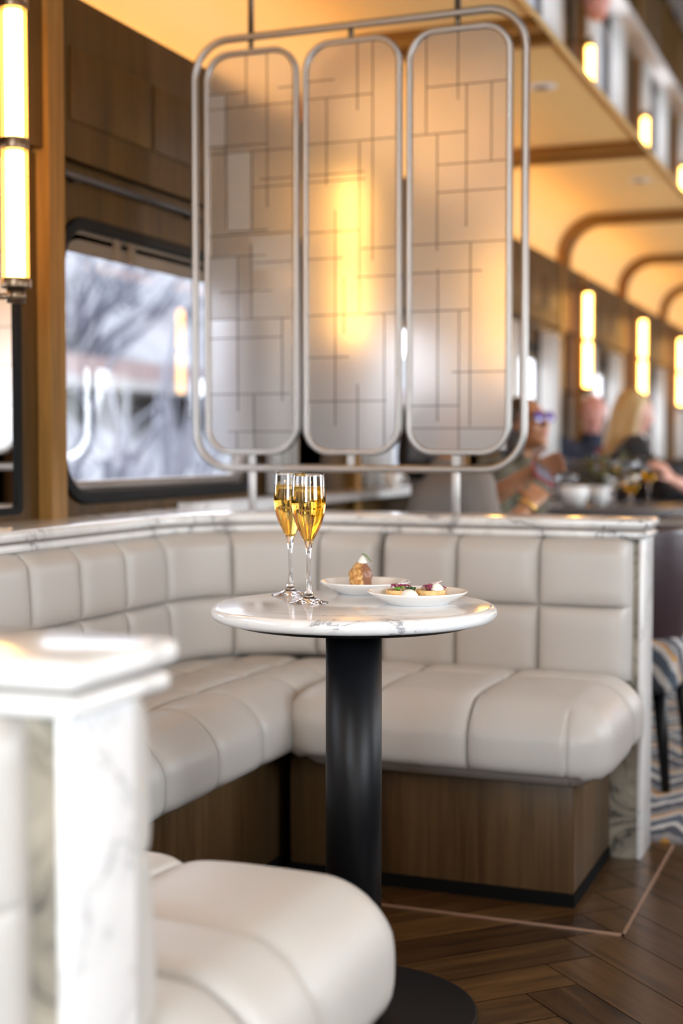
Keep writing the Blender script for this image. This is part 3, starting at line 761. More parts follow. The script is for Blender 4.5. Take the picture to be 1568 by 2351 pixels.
hb = obj('herb_sprig', bm, 'herb_green', pf, True); md = hb.modifiers.new('thick', 'SOLIDIFY'); md.thickness = 0.0004

def make_tart(loc, rz, label, kind):
    t = empty('tartlet', loc, rz, label=label, cat='tartlet', group='tartlets on the front plate')
    bm = lathe(bmesh.new(), [(0, 0), (0.0252, 0), (0.0262, 0.0006), (0.0270, 0.0130), (0.0262, 0.0136), (0.0250, 0.0132), (0.0240, 0.0110), (0.0235, 0.0040), (0, 0.0035)], 64)
    fixn(bm); noisy(bm, 0.0004, 160, kind); obj('pastry_shell', bm, 'tart_pastry', t, True)
    bm = lathe(bmesh.new(), [(0.0239, 0.0100), (0.018, 0.0125), (0.008, 0.0135), (0, 0.0138)], 40); noisy(bm, 0.0016, 140, kind+1)
    for i in range(16):
        a = random.uniform(0, 2*PI); q = 0.018*math.sqrt(random.random()); sphere(bm, (q*math.cos(a), q*math.sin(a), 0.0145), random.uniform(0.002, 0.0042), 1, 1, 0.7, 8, 6)
    obj('filling', noisy(bm, 0.0006, 300), 'mushroom_filling', t, True)
    if kind == 1:
        bm = bmesh.new()
        for x, y, z, s_ in ((-0.004, -0.014, 0.0165, 0.0042), (-0.0085, -0.011, 0.0165, 0.0032), (0.003, -0.006, 0.018, 0.003)): sphere(bm, (x, y, z), s_, 1, 1, 0.8, 12, 8)
        obj('green_slice', bm, 'herb_green', t, True)
        bm = bmesh.new()
        for i in range(7):
            a = random.uniform(0, 2*PI); leaflet(bm, (0.004+0.004*math.cos(a), -0.006+0.006*math.sin(a), 0.015), (math.cos(a), math.sin(a), 0.6), 0.010, 0.0035)
        o = obj('mushroom_slice', bm, 'mushroom_filling', t, True); o.modifiers.new('thick', 'SOLIDIFY').thickness = 0.001
    else:
        bm = lathe(bmesh.new(), smooth_prof([(0, 0), (0.0115, 0.001), (0.0118, 0.005), (0.0085, 0.010), (0.004, 0.0135), (0, 0.0145)], 4), 24); noisy(bm, 0.0012, 140, 4)
        o = obj('cream_quenelle', bm, 'cream', t, True); o.location = (0.010, -0.006, 0.0115)
        bm = bmesh.new()
        for i in range(8):
            a = random.uniform(-2.6, 0.4); leaflet(bm, (-0.004+0.003*math.cos(a), -0.012+0.003*math.sin(a), 0.013), (0.3*math.cos(a)-0.2, 0.4*math.sin(a), 1.0), 0.013, 0.0030)
        o = obj('radicchio_leaf', bm, 'radish_purple', t, True); o.modifiers.new('thick', 'SOLIDIFY').thickness = 0.0006
    bm = bmesh.new()
    for i in range(10):
        a0 = random.uniform(0, 2*PI); p0 = Vector((random.uniform(-0.012, 0.010), random.uniform(-0.004, 0.012), 0.018))
        d = Vector((math.cos(a0), 0.6*math.sin(a0), random.uniform(-0.1, 0.25)))*random.uniform(0.011, 0.020)
        tube(bm, [p0, p0+d*0.5+Vector((0, 0, 0.003)), p0+d], 0.0012, 6)
    obj('purple_shred', bm, 'radish_purple', t, True)
    bm = bmesh.new()
    for d in (((-0.004, 0, 0.018), (0.008, -0.002, 0.0245), (0.020, -0.003, 0.0300)), ((-0.010, 0.004, 0.018), (0.002, 0.006, 0.024), (0.014, 0.006, 0.027))):
        tube(bm, d, 0.0009, 6)
    if kind == 2: obj('pale_shred', bm, 'radish_pale', t, True)
    else: bm.free()
zt = TZ + 0.0072
make_tart((-0.8385, 2.431, zt), 0.36, 'left tartlet with green slices and shaved mushroom on the front plate', 1)
make_tart((-0.7865, 2.4505, zt), 0.36, 'right tartlet topped with cream and purple leaf on the front plate', 2)
kp = empty('cream_dollop', (-0.813, 2.407, zt), label='white cream dollop with dark kale crumb between the two tartlets', cat='food')
obj('cream', noisy(lathe(bmesh.new(), smooth_prof([(0, 0), (0.0125, 0.0005), (0.0132, 0.004), (0.010, 0.009), (0.005, 0.0120), (0, 0.0128)], 4), 28), 0.0008, 120), 'cream', kp, True).scale = (1.2, 1.1, 1.35)
bm = bmesh.new()
for i in range(60):
    a = random.uniform(0, 2*PI); q = 0.0085*math.sqrt(random.random()); z = 0.0135+random.uniform(0, 0.0075)
    sphere(bm, (q*math.cos(a)+0.001, q*0.8*math.sin(a)+0.004, z), random.uniform(0.0009, 0.0024), 1, 1, 0.7, 7, 5)
obj('kale_crumb', noisy(bm, 0.0008, 400), 'kale_green', kp, True)
k2 = empty('cream_dollop', (-0.796, 2.406, zt), label='small flat smear of cream at the right tartlet\'s foot', cat='food')
obj('cream', noisy(lathe(bmesh.new(), [(0, 0), (0.007, 0.0003), (0.0072, 0.002), (0.004, 0.0036), (0, 0.004)], 24), 0.0005, 150), 'cream', k2, True)

# ------------------------------------------------------------------ decorative glass screen
SY = 3.570
sc_ = empty('glass_screen', (-1.37, SY, 0.85), label='metal-framed screen of three frosted glass panels with dark lines, standing on the marble ledge', cat='screen')
def P3(x, z, d=0.0): return (x + 1.37, d, z - 0.85)
fr = [P3(a, b) for a, b in rrect(-1.844, -0.896, 0.968, 2.152, 0.105, 12)]
bm = bmesh.new(); tube(bm, fr, 0.0105, 12, closed=True); fixn(bm); obj('outer_frame', bm, 'satin_metal', sc_, True)
PANES = [(-1.812, -1.527), (-1.513, -1.230), (-1.216, -0.930)]
ZB, ZT = 1.005, 2.118
pane_parts = []
for a, b_ in PANES:
    o_ = rrect(a, b_, ZB, ZT, 0.078, 10); i_ = rrect(a+0.0145, b_-0.0145, ZB+0.0145, ZT-0.0145, 0.064, 10)
    bm = bmesh.new(); ring_prism(bm, o_, i_, lambda p, q, d: P3(p, q, d), -0.012, 0.012); fixn(bm)
    pfm = bevel(obj('panel_frame', bm, 'satin_metal', sc_), 0.0045, 3)
    bm = bmesh.new(); q = rrect(a+0.012, b_-0.012, ZB+0.012, ZT-0.012, 0.066, 10)
    va = [bm.verts.new(P3(x, z, -0.003)) for x, z in q]; vb = [bm.verts.new(P3(x, z, 0.003)) for x, z in q]
    bm.faces.new(va); bm.faces.new(vb[::-1]); n = len(q)
    for i in range(n): bm.faces.new((va[i], va[(i+1) % n], vb[(i+1) % n], vb[i]))
    fixn(bm); pane_parts.append(obj('glass_panel', bm, 'frosted_glass', sc_))
# posts, ties and hanging rods
for x in (-1.669, -1.078):
    bm = bmesh.new(); bx(bm, x-0.011+1.37, x+0.011+1.37, -0.004, 0.004, 0.0, 0.113); bevel(obj('post', bm, 'satin_metal', sc_), 0.0015, 2)
for x, in ((-1.669,), (-1.375,), (-1.078,)):
    bm = bmesh.new(); bx(bm, x-0.009+1.37, x+0.009+1.37, -0.004, 0.004, 0.120, 0.158); obj('lower_tie', bm, 'satin_metal', sc_)
    bm = bmesh.new(); cyl(bm, x+1.37, 0, 2.112-0.85, 2.148-0.85, 0.0075, 14); obj('upper_tie', bm, 'rod_metal', sc_, True)
for x in (-1.669, -1.078):
    bm = bmesh.new(); cyl(bm, x+1.37, 0, 2.155-0.85, 2.498-0.85 if x < -1.6 else 2.478-0.85, 0.0085, 14); obj('hanging_rod', bm, 'rod_metal', sc_, True)
# line pattern: (pane, 'h', z, x0, x1) or (pane, 'v', x, z0, z1) as read off the panels, in panel fractions
LINES = [[('h', 2.003, -1.798, -1.684), ('v', -1.6825, 1.966, 2.108), ('h', 2.0055, -1.586, -1.542), ('h', 1.9625, -1.8, -1.542), ('v', -1.6195, 1.684, 2.104), ('v', -1.7445, 1.63, 2.0), ('h', 1.8585, -1.799, -1.62), ('h', 1.84, -1.799, -1.543), ('h', 1.7615, -1.642, -1.543), ('h', 1.741, -1.663, -1.543), ('v', -1.666, 1.624, 1.84), ('h', 1.6235, -1.74, -1.618), ('h', 1.6135, -1.8, -1.543), ('h', 1.5545, -1.8, -1.622), ('h', 1.535, -1.663, -1.54), ('v', -1.7105, 1.126, 1.552), ('v', -1.6685, 1.384, 1.588), ('h', 1.457, -1.765, -1.605), ('h', 1.3815, -1.803, -1.55), ('h', 1.3295, -1.803, -1.576), ('v', -1.5755, 1.153, 1.381), ('h', 1.1735, -1.804, -1.551), ('v', -1.661, 1.012, 1.17), ('h', 1.0695, -1.742, -1.544), ('v', -1.714, 1.012, 1.069)],
         [('h', 2.0125, -1.499, -1.42), ('v', -1.355, 1.925, 2.111), ('v', -1.3115, 1.524, 2.11), ('h', 1.9655, -1.499, -1.311), ('v', -1.444, 1.732, 1.965), ('h', 1.845, -1.499, -1.243), ('v', -1.349, 1.389, 1.841), ('h', 1.7615, -1.5, -1.334), ('h', 1.743, -1.5, -1.331), ('v', -1.419, 1.083, 1.664), ('h', 1.6075, -1.499, -1.348), ('h', 1.5575, -1.344, -1.242), ('h', 1.536, -1.499, -1.396), ('v', -1.393, 1.332, 1.482), ('h', 1.4825, -1.363, -1.242), ('h', 1.3835, -1.499, -1.242), ('v', -1.278, 1.012, 1.385), ('h', 1.2695, -1.501, -1.379), ('h', 1.1505, -1.501, -1.272), ('v', -1.354, 1.012, 1.196)],
         [('v', -1.162, 1.845, 2.1), ('v', -1.0755, 1.928, 2.109), ('h', 1.967, -1.159, -0.944), ('v', -1.052, 1.6, 1.967), ('v', -0.9855, 1.766, 1.966), ('h', 1.845, -1.203, -1.053), ('v', -1.1315, 1.541, 1.843), ('h', 1.7645, -1.131, -0.945), ('h', 1.6925, -1.131, -0.945), ('h', 1.5595, -1.204, -0.944), ('v', -1.04, 1.081, 1.558), ('h', 1.485, -1.202, -1.008), ('v', -1.1285, 1.094, 1.494), ('h', 1.3845, -1.203, -1.04), ('v', -1.07, 1.019, 1.385), ('h', 1.223, -1.088, -0.94), ('h', 1.1355, -1.202, -1.07), ('h', 1.076, -1.202, -0.941)]]
CELLS = [[(-1.739, -1.67, 1.626, 1.841), (-1.798, -1.712, 1.382, 1.553), (-1.664, -1.543, 1.514, 1.604), (-1.666, -1.543, 1.38, 1.459), (-1.712, -1.663, 1.014, 1.067), (-1.794, -1.746, 1.862, 2.001)], [], [(-1.066, -0.942, 1.019, 1.074)]]
for i, (a, b_) in enumerate(PANES):
    bm = bmesh.new(); lw = 0.0022
    for kind, c, u0, u1 in LINES[i]:
        if kind == 'h': bx(bm, u0+1.37, u1+1.37, -0.0052, -0.0030, c-lw/2-0.85, c+lw/2-0.85)
        else: bx(bm, c-lw/2+1.37, c+lw/2+1.37, -0.0052, -0.0030, u0-0.85, u1-0.85)
    obj('lead_lines', bm, 'lead', pane_parts[i])
    if CELLS[i]:
        for x0, x1, z0, z1 in CELLS[i]:
            obj('milky_cell', box(x0+1.37, x1+1.37, -0.0050, -0.0031, z0-0.85, z1-0.85), 'milky_cell', pane_parts[i])

# ------------------------------------------------------------------ curtains
def curtain(side, y0, y1, label, amp=0.022, folds=5):
    bm = bmesh.new(); n = 90; x = mx(-1.925, side); rows = []
    for z, sp in ((0.87, 1.0), (1.2, 0.97), (1.5, 0.94), (1.70, 0.9)):
        row = []
        for i in range(n+1):
            t = i/n; yy = (y0+y1)/2 + (t-0.5)*(y1-y0)*sp
            row.append(bm.verts.new((x + amp*math.sin(t*folds*2*PI) + amp*0.3*math.sin(t*folds*5.1+z), yy + 0.25*amp*math.cos(t*folds*4*PI), z)))
        rows.append(row)
    for p, q in zip(rows, rows[1:]):
        for i in range(n): bm.faces.new((p[i], p[i+1], q[i+1], q[i]))
    o = obj('curtain', bm, 'curtain', None, True); md = o.modifiers.new('thick', 'SOLIDIFY'); md.thickness = 0.003
    tag(o, label, 'curtain', 'white window curtains'); return o
curtain(-1, 4.27, 4.47, 'white curtain at the far end of the first window, behind the left pane')
for k in range(1, 8):
    y0 = BAY0 + BAY*k
    ord_ = {1: 'behind the middle pane', 2: 'just right of the screen', 3: 'behind the bald man', 4: 'behind the blonde woman'}.get(k, 'far down the carriage')
    curtain(-1, y0+0.36, y0+0.66, 'white curtain drawn to the near side of the window %s' % ord_)
    curtain(-1, y0+1.20, y0+1.66, 'wide white curtain on the far side of the window %s' % ord_)
for k in range(1, 8):
    y0 = BAY0 + BAY*k
    curtain(1, y0+1.40, y0+1.80, 'white curtain on the opposite wall, seen only in the ceiling mirror')
# marble sill along the dining windows
tag(obj('window_sill', box(-1.972, -1.80, 3.70, 15.0, 0.835, 0.862), 'edge_marble'), 'pale marble sill under the dining windows behind the screen', 'sill')

# ------------------------------------------------------------------ people
def skin_mat(nm, c): 
    mat(nm, c, 0.5, Subsurface_Weight=0.15, Subsurface_Scale=0.02); M[nm].node_tree.nodes['Principled BSDF'].inputs['Subsurface Radius'].default_value = (1, 0.3, 0.15)
skin_mat('skin_tan', (0.42, 0.20, 0.10)); skin_mat('skin_fair', (0.62, 0.33, 0.25)); skin_mat('skin_pink', (0.66, 0.33, 0.28))
mat('taupe_jersey', (0.21, 0.18, 0.155), 0.9); mat('olive_cloth', (0.085, 0.075, 0.048), 0.9); mat('navy_cloth', (0.018, 0.025, 0.05), 0.85)
mat('charcoal_cloth', (0.03, 0.03, 0.034), 0.85); mat('dark_hair', (0.022, 0.014, 0.010), 0.45); mat('blonde_hair', (0.50, 0.35, 0.16), 0.5)
mat('grey_hair', (0.5, 0.48, 0.46), 0.7); mat('eye_white', (0.8, 0.8, 0.8), 0.2); mat('iris', (0.05, 0.03, 0.02), 0.2); mat('lip', (0.45, 0.12, 0.11), 0.4)
mat('sunglass_lens', (0.10, 0.06, 0.30), 0.06, Coat_Weight=0.6); mat('phone_black', (0.01, 0.01, 0.012), 0.12); mat('phone_screen', (0.22, 0.23, 0.30), 0.1)
mat('gold', (0.9, 0.55, 0.15), 0.25, 1.0); mat('red_trim', (0.45, 0.03, 0.05), 0.4)
def cone(bm, a, b, ra, rb, fl=1.0, seg=18):
    """tapered limb with round ends; fl flattens it across the last axis"""
    a, b = Vector(a), Vector(b); t = (b-a); l = t.length
    t = t.normalized() if l > 1e-6 else Vector((0, 0, 1)); u = t.orthogonal().normalized(); s = t.cross(u)
    rings = []; n = 5
    for i in range(n+1):
        q = PI/2*(1 - i/n); rings.append((a - t*ra*math.sin(q), ra*math.cos(q)))
    for i in range(n+1):
        q = PI/2*i/n; rings.append((b + t*rb*math.sin(q), rb*math.cos(q)))
    vs = []
    for c, r in rings:
        if r < 1e-5: vs.append([bm.verts.new(c)])
        else: vs.append([bm.verts.new(c + (u*math.cos(2*PI*k/seg) + s*math.sin(2*PI*k/seg))*r) for k in range(seg)])
    for p, q in zip(vs, vs[1:]):
        for k in range(seg):
            j = (k+1) % seg
            if len(p) == 1: bm.faces.new((p[0], q[k], q[j]))
            elif len(q) == 1: bm.faces.new((p[k], q[0], p[j]))
            else: bm.faces.new((p[k], q[k], q[j], p[j]))
def ell(bm, c, rx, ry, rz, rot=None): sphere(bm, c, 1, rx, ry, rz, 20, 14, rot)
def fuse(o, vox=0.008, it=6):
    r = o.modifiers.new('fuse', 'REMESH'); r.mode = 'VOXEL'; r.voxel_size = vox; r.use_smooth_shade = True
    s = o.modifiers.new('soften', 'SMOOTH'); s.iterations = it; s.factor = 0.5; return o
def rotz(p, a): c, s = math.cos(a), math.sin(a); return Vector((p[0]*c - p[1]*s, p[0]*s + p[1]*c, p[2]))
def head(bm, c, yaw, pitch=0.0, s=1.0):
    """head facing -y before rotation: skull, jaw, nose, brow, chin, ears"""
    Rm = Matrix.Rotation(yaw, 3, 'Z') @ Matrix.Rotation(pitch, 3, 'X'); c = Vector(c)
    def e(p, rx, ry, rz): ell(bm, c + Rm @ (Vector(p)*s), rx*s, ry*s, rz*s, Rm)
    e((0, 0.012, 0.025), 0.074, 0.092, 0.090); e((0, -0.022, -0.035), 0.058, 0.062, 0.075); e((0, -0.060, -0.090), 0.026, 0.024, 0.020)
    cone(bm, c + Rm @ (Vector((0, -0.080, 0.018))*s), c + Rm @ (Vector((0, -0.102, -0.022))*s), 0.009*s, 0.0145*s)
    e((0, -0.076, 0.030), 0.048, 0.014, 0.011)
    for sg in (-1, 1):
        e((sg*0.034, -0.060, -0.020), 0.024, 0.022, 0.022); e((sg*0.076, 0.008, -0.005), 0.008, 0.017, 0.030)
    e((0, -0.078, -0.055), 0.024, 0.012, 0.010)
    return c, Rm, s
def face_parts(par, hd, off):
    c, Rm, s = hd
    for sg in (-1, 1):
        bm = bmesh.new(); ell(bm, c + Rm @ (Vector((sg*0.031, -0.073, 0.008))*s) - off, 0.013*s, 0.010*s, 0.008*s, Rm); e = obj('eye', bm, 'eye_white', par, True)
        bm = bmesh.new(); ell(bm, c + Rm @ (Vector((sg*0.031, -0.0815, 0.008))*s) - off, 0.0055*s, 0.003*s, 0.0055*s, Rm); obj('iris', bm, 'iris', e, True)
    bm = bmesh.new(); ell(bm, c + Rm @ (Vector((0, -0.0885, -0.055))*s) - off, 0.021*s, 0.006*s, 0.007*s, Rm); obj('mouth', bm, 'lip', par, True)
def hand(bm, wrist, direction, palm_n, curl=0.6, s=1.0, thumb_side=1):
    """palm, four bent fingers and a thumb leaving the side of the palm"""
    w_ = Vector(wrist); d = Vector(direction).normalized(); n = Vector(palm_n); n = (n - d*n.dot(d)).normalized(); r = d.cross(n)*thumb_side
    for q in (-1, -0.33, 0.33, 1): cone(bm, w_ + d*0.012*s + r*q*0.016*s, w_ + d*0.082*s + r*q*0.029*s, 0.014*s, 0.0115*s)
    for q, ln in ((-1, 0.062), (-0.33, 0.078), (0.33, 0.085), (1, 0.076)):
        p = w_ + d*0.086*s + r*q*0.029*s; dd = d.copy()
        for k, f in enumerate((0.45, 0.32, 0.23)):
            ang = curl*(0.5 + 0.55*k); v = (d*math.cos(ang) + n*math.sin(ang) + r*q*0.08).normalized()
            nx_ = p + v*ln*f*s; cone(bm, p, nx_, (0.0092-0.0008*k)*s, (0.0084-0.0008*k)*s, seg=10); p = nx_
    p = w_ + d*0.030*s + r*0.026*s
    for v, l, ra in (((d*0.6 + r*0.8 + n*0.2), 0.036, 0.013), ((d*0.85 + r*0.35 + n*0.45), 0.032, 0.0105), ((d*0.8 + r*0.0 + n*0.6), 0.024, 0.0092)):
        nx_ = p + v.normalized()*l*s; cone(bm, p, nx_, ra*s, ra*0.85*s, seg=10); p = nx_

def person(name_label, hip, yaw, mats, pose, vox=0.009):
    """seated figure. local frame: faces -y, hips at origin. pose gives joints in that frame."""
    hipv = Vector(hip); t = empty('person', hipv, yaw, label=name_label, cat='person')
    J = {k: Vector(v) for k, v in pose.items() if k not in ('head_yaw', 'head_pitch', 'hands')}
    bm = bmesh.new()
    chest, neck, hd = J['chest'], J['neck'], J['head']
    cone(bm, (-0.09, 0, 0.02), (0.09, 0, 0.02), 0.12, 0.12); cone(bm, (0, 0, 0.05), chest, 0.125, 0.135); 
    for sg in (-1, 1): cone(bm, chest + Vector((sg*0.06, 0, 0)), (J['sl'] if sg < 0 else J['sr']) , 0.115, 0.062)
    cone(bm, chest + Vector((0, 0, 0.07)), neck, 0.085, 0.055); cone(bm, neck, hd + Vector((0, 0.01, -0.05)), 0.055, 0.052)
    H = head(bm, hd, pose.get('head_yaw', 0), pose.get('head_pitch', 0))
    for S, E, W_ in (('sl', 'el', 'wl'), ('sr', 'er', 'wr')):
        cone(bm, J[S], J[E], 0.052, 0.041); cone(bm, J[E], J[W_], 0.041, 0.027)
    for (W_, d, n, cu, th) in pose['hands']: hand(bm, J[W_], d, n, cu, 0.98, th)
    for sg in (-1, 1):
        K = Vector((sg*0.13, -0.44, 0.02)); A_ = Vector((sg*0.13, -0.42, -0.38))
        cone(bm, (sg*0.09, -0.02, 0.0), K, 0.085, 0.060); cone(bm, K, A_, 0.058, 0.038); cone(bm, A_ + Vector((0, 0.02, 0)), A_ + Vector((0, -0.15, -0.02)), 0.034, 0.028)
    body = fuse(obj('body', bm, mats['skin'], t, True), vox, 4)
    bm = bmesh.new()   # shirt: follows the trunk and the arms to the sleeve ends
    cone(bm, (-0.09, 0, 0.03), (0.09, 0, 0.03), 0.135, 0.135); cone(bm, (0, 0, 0.05), chest, 0.140, 0.150)
    for sg in (-1, 1): cone(bm, chest + Vector((sg*0.06, 0, 0)), (J['sl'] if sg < 0 else J['sr']), 0.128, 0.074)
    cone(bm, chest + Vector((0, 0, 0.07)), neck - Vector((0, 0, 0.025)), 0.098, 0.068)
    for S, E, W_ in (('sl', 'el', 'wl'), ('sr', 'er', 'wr')):
        k = mats.get('sleeve', 1.0)
        if k >= 1.0: cone(bm, J[S], J[E], 0.068, 0.054); cone(bm, J[E], J[E].lerp(J[W_], 0.88), 0.053, 0.040)
        else: cone(bm, J[S], J[S].lerp(J[E], k), 0.070, 0.060)
    fuse(obj(mats.get('top_name', 'shirt'), bm, mats['top'], t, True), 0.011, 5)
    bm = bmesh.new()
    cone(bm, (-0.09, 0, 0.0), (0.09, 0, 0.0), 0.137, 0.137)
    for sg in (-1, 1):
        K = Vector((sg*0.13, -0.44, 0.02)); A_ = Vector((sg*0.13, -0.42, -0.36)); cone(bm, (sg*0.09, -0.02, 0.0), K, 0.098, 0.074); cone(bm, K, A_, 0.072, 0.055)
    fuse(obj('trousers', bm, mats.get('legs', 'charcoal_cloth'), t, True), 0.012, 5)
    for sg in (-1, 1):
        A_ = Vector((sg*0.13, -0.42, -0.41)); bm = bmesh.new(); cone(bm, A_ + Vector((0, 0.03, 0)), A_ + Vector((0, -0.15, -0.012)), 0.042, 0.033); fuse(obj('shoe', bm, 'black_metal', t, True), 0.008, 3)
    face_parts(t, H, Vector((0, 0, 0)))
    return t, H
def hair_cap(t, H, m, length=0.0, width=0.085, bald=False, back=0.0):
    c, Rm, s = H; bm = bmesh.new()
    def e(p, rx, ry, rz): ell(bm, c + Rm @ (Vector(p)*s), rx*s, ry*s, rz*s, Rm)
    if bald:
        for sg in (-1, 1): e((sg*0.066, 0.030, -0.005), 0.016, 0.045, 0.032)
        e((0, 0.086, -0.010), 0.055, 0.024, 0.035)
    else:
        e((0, 0.030, 0.045), 0.084, 0.092, 0.084); e((0, 0.060, 0.0), 0.080, 0.062, 0.085)
        if length:
            for sg in (-1, 1):
                cone(bm, c + Rm @ Vector((sg*0.062, 0.025, 0.02)), c + Rm @ Vector((sg*width, 0.045, -length)), 0.034, 0.040)
            cone(bm, c + Rm @ Vector((0, 0.07, 0.0)), c + Rm @ Vector((0, 0.085, -length)), 0.068, 0.075)
    fuse(obj('hair', bm, m, t, True), 0.008, 4)

# A: taupe jersey, seen from behind below the screen, both arms out holding the phone
seat_z = 0.56
PHx, PHy, PHz = -1.175, 4.955, 0.935
def to_local(p, hip, yaw): return rotz(Vector(p) - Vector(hip), -yaw)
hipA, yawA = (-1.53, 4.76, 0.52), math.radians(128)
locA = lambda p: to_local(p, hipA, yawA)
tA, HA = person('person in a taupe jersey seated behind the screen, leaning right to hold up a phone', hipA, yawA,
    dict(skin='skin_tan', top='taupe_jersey', sleeve=0.88, legs='charcoal_cloth'),
    dict(chest=locA((-1.475, 4.81, 0.80)), neck=locA((-1.505, 4.855, 0.985)), head=locA((-1.555, 4.90, 1.11)), sr=locA((-1.60, 4.97, 0.92)), sl=locA((-1.345, 4.68, 0.89)),
         el=locA((-1.27, 4.62, 0.69)), wl=locA((-1.175, 4.76, 0.825)), er=locA((-1.395, 4.97, 0.825)), wr=locA((-1.235, 5.015, 0.930)),
         head_yaw=0.0, head_pitch=-0.1,
         hands=[('wl', locA((-1.15, 4.87, 0.90)) - locA((-1.175, 4.76, 0.825)), locA((-1.15, 5.0, 0.97)) - locA((-1.15, 4.87, 0.93)), 0.9, 1),
                ('wr', locA((-1.165, 5.02, 0.96)) - locA((-1.235, 5.015, 0.930)), locA((-1.17, 4.90, 0.93)) - locA((-1.165, 5.02, 0.96)), 0.9, -1)]), 0.006)
hair_cap(tA, HA, 'dark_hair', 0.12, 0.06)
bm = bmesh.new(); c0 = locA((-1.18, 4.753, 0.818)); d0 = (locA((-1.175, 4.76, 0.825)) - locA((-1.27, 4.62, 0.69))).normalized()
u0 = d0.orthogonal().normalized(); v0 = d0.cross(u0)
tube(bm, [c0 + (u0*math.cos(a) + v0*math.sin(a))*0.033 for a in [2*PI*i/24 for i in range(24)]], 0.0055, 8, closed=True); fixn(bm)
br = tag(obj('bracelet', bm, 'gold', None, True), 'gold bangle on the wrist of the person in the taupe jersey', 'bracelet')
br.matrix_world = Matrix.Translation(hipA) @ Matrix.Rotation(yawA, 4, 'Z')
ph = empty('phone', (PHx, PHy, PHz), math.radians(25), label='dark phone with a red-edged case held up by the pair of hands', cat='phone')
ph.rotation_euler = (math.radians(-62), math.radians(30), math.radians(35))
bevel(obj('phone_body', box(-0.037, 0.037, -0.0045, 0.0045, -0.072, 0.072), 'phone_black', ph), 0.004, 3)
obj('phone_screen', box(-0.033, 0.033, -0.0058, -0.0046, -0.067, 0.067), 'phone_screen', ph)
bm = bmesh.new(); tube(bm, [(a, 0, b_) for a, b_ in rrect(-0.038, 0.038, -0.073, 0.073, 0.010, 5)], 0.0035, 8, closed=True); fixn(bm); obj('phone_case', bm, 'red_trim', ph, True)

# B: woman with sunglasses looking up at the phone
hipB, yawB = (-1.50, 5.72, seat_z), math.radians(80)
locB = lambda p: to_local(p, hipB, yawB)
tB, HB = person('person with dark hair, violet sunglasses and olive top, face tilted up beside the phone', hipB, yawB,
    dict(skin='skin_tan', top='olive_cloth', legs='charcoal_cloth'),
    dict(chest=(0.0, -0.02, 0.27), neck=(0.0, -0.04, 0.42), head=(0.0, -0.085, 0.555), sl=(-0.17, -0.01, 0.36), sr=(0.17, -0.01, 0.36),
         el=(-0.20, -0.04, 0.11), wl=(-0.12, -0.26, 0.08), er=(0.20, -0.04, 0.11), wr=(0.12, -0.26, 0.08),
         head_yaw=math.radians(-18), head_pitch=math.radians(-14),
         hands=[('wl', (0.3, -1, 0), (0, 0, -1), 0.4, 1), ('wr', (-0.3, -1, 0), (0, 0, -1), 0.4, -1)]), 0.009)
hair_cap(tB, HB, 'dark_hair', 0.10, 0.05)
def sunglasses(t, H, label):
    c, Rm, s = H; g_ = empty('sunglasses', (0, 0, 0), label=label, cat='sunglasses')
    for sg in (-1, 1):
        bm = bmesh.new(); ell(bm, (sg*0.033, -0.098, 0.010), 0.029, 0.006, 0.024); obj('lens', bm, 'sunglass_lens', g_, True)
        bm = bmesh.new(); tube(bm, [(sg*0.062, -0.092, 0.016), (sg*0.082, -0.03, 0.014), (sg*0.083, 0.015, 0.0)], 0.0028, 8); obj('temple', bm, 'phone_black', g_, True)
    bm = bmesh.new(); tube(bm, [(-0.008, -0.101, 0.016), (0.008, -0.101, 0.016)], 0.003, 8); obj('bridge', bm, 'phone_black', g_, True)
    bpy.context.view_layer.update()
    g_.matrix_world = t.matrix_world @ Matrix.Translation(c) @ Rm.to_4x4()
bpy.context.view_layer.update()
sunglasses(tB, HB, 'violet-tinted sunglasses on the dark-haired woman beside the phone')

# C: bald older man in a navy jacket, facing the camera
tC, HC = person('person, bald older man in a navy jacket, beyond the table between two lamps', (-1.765, 8.71, 0.60), math.radians(35),
    dict(skin='skin_pink', top='navy_cloth', top_name='jacket', legs='navy_cloth'),
    dict(chest=(0, 0.0, 0.31), neck=(0, -0.02, 0.50), head=(0, -0.05, 0.63), sl=(-0.20, 0, 0.43), sr=(0.20, 0, 0.43),
         el=(-0.25, -0.08, 0.18), wl=(-0.10, -0.30, 0.20), er=(0.25, -0.08, 0.18), wr=(0.10, -0.30, 0.20),
         head_yaw=math.radians(-20), head_pitch=0.12, hands=[('wl', (0.5, -1, 0), (0, 0, -1), 0.5, 1), ('wr', (-0.5, -1, 0), (0, 0, -1), 0.5, -1)]), 0.010)
hair_cap(tC, HC, 'grey_hair', bald=True)
# D: blonde woman in profile, long hair
tD, HD = person('person with long blonde hair and a charcoal top, turned right across the dining table', (-1.36, 7.68, 0.60), math.radians(115),
    dict(skin='skin_fair', top='charcoal_cloth', legs='charcoal_cloth'),
    dict(chest=(0, 0.0, 0.31), neck=(0, -0.02, 0.49), head=(0, -0.05, 0.61), sl=(-0.18, 0, 0.42), sr=(0.18, 0, 0.42),
         el=(-0.22, -0.12, 0.18), wl=(-0.08, -0.33, 0.20), er=(0.22, -0.12, 0.18), wr=(0.08, -0.33, 0.20),
         head_yaw=math.radians(5), head_pitch=0.15, hands=[('wl', (0.5, -1, 0), (0, 0, -1), 0.5, 1), ('wr', (-0.5, -1, 0), (0, 0, -1), 0.5, -1)]), 0.010)
hair_cap(tD, HD, 'blonde_hair', 0.30, 0.085)
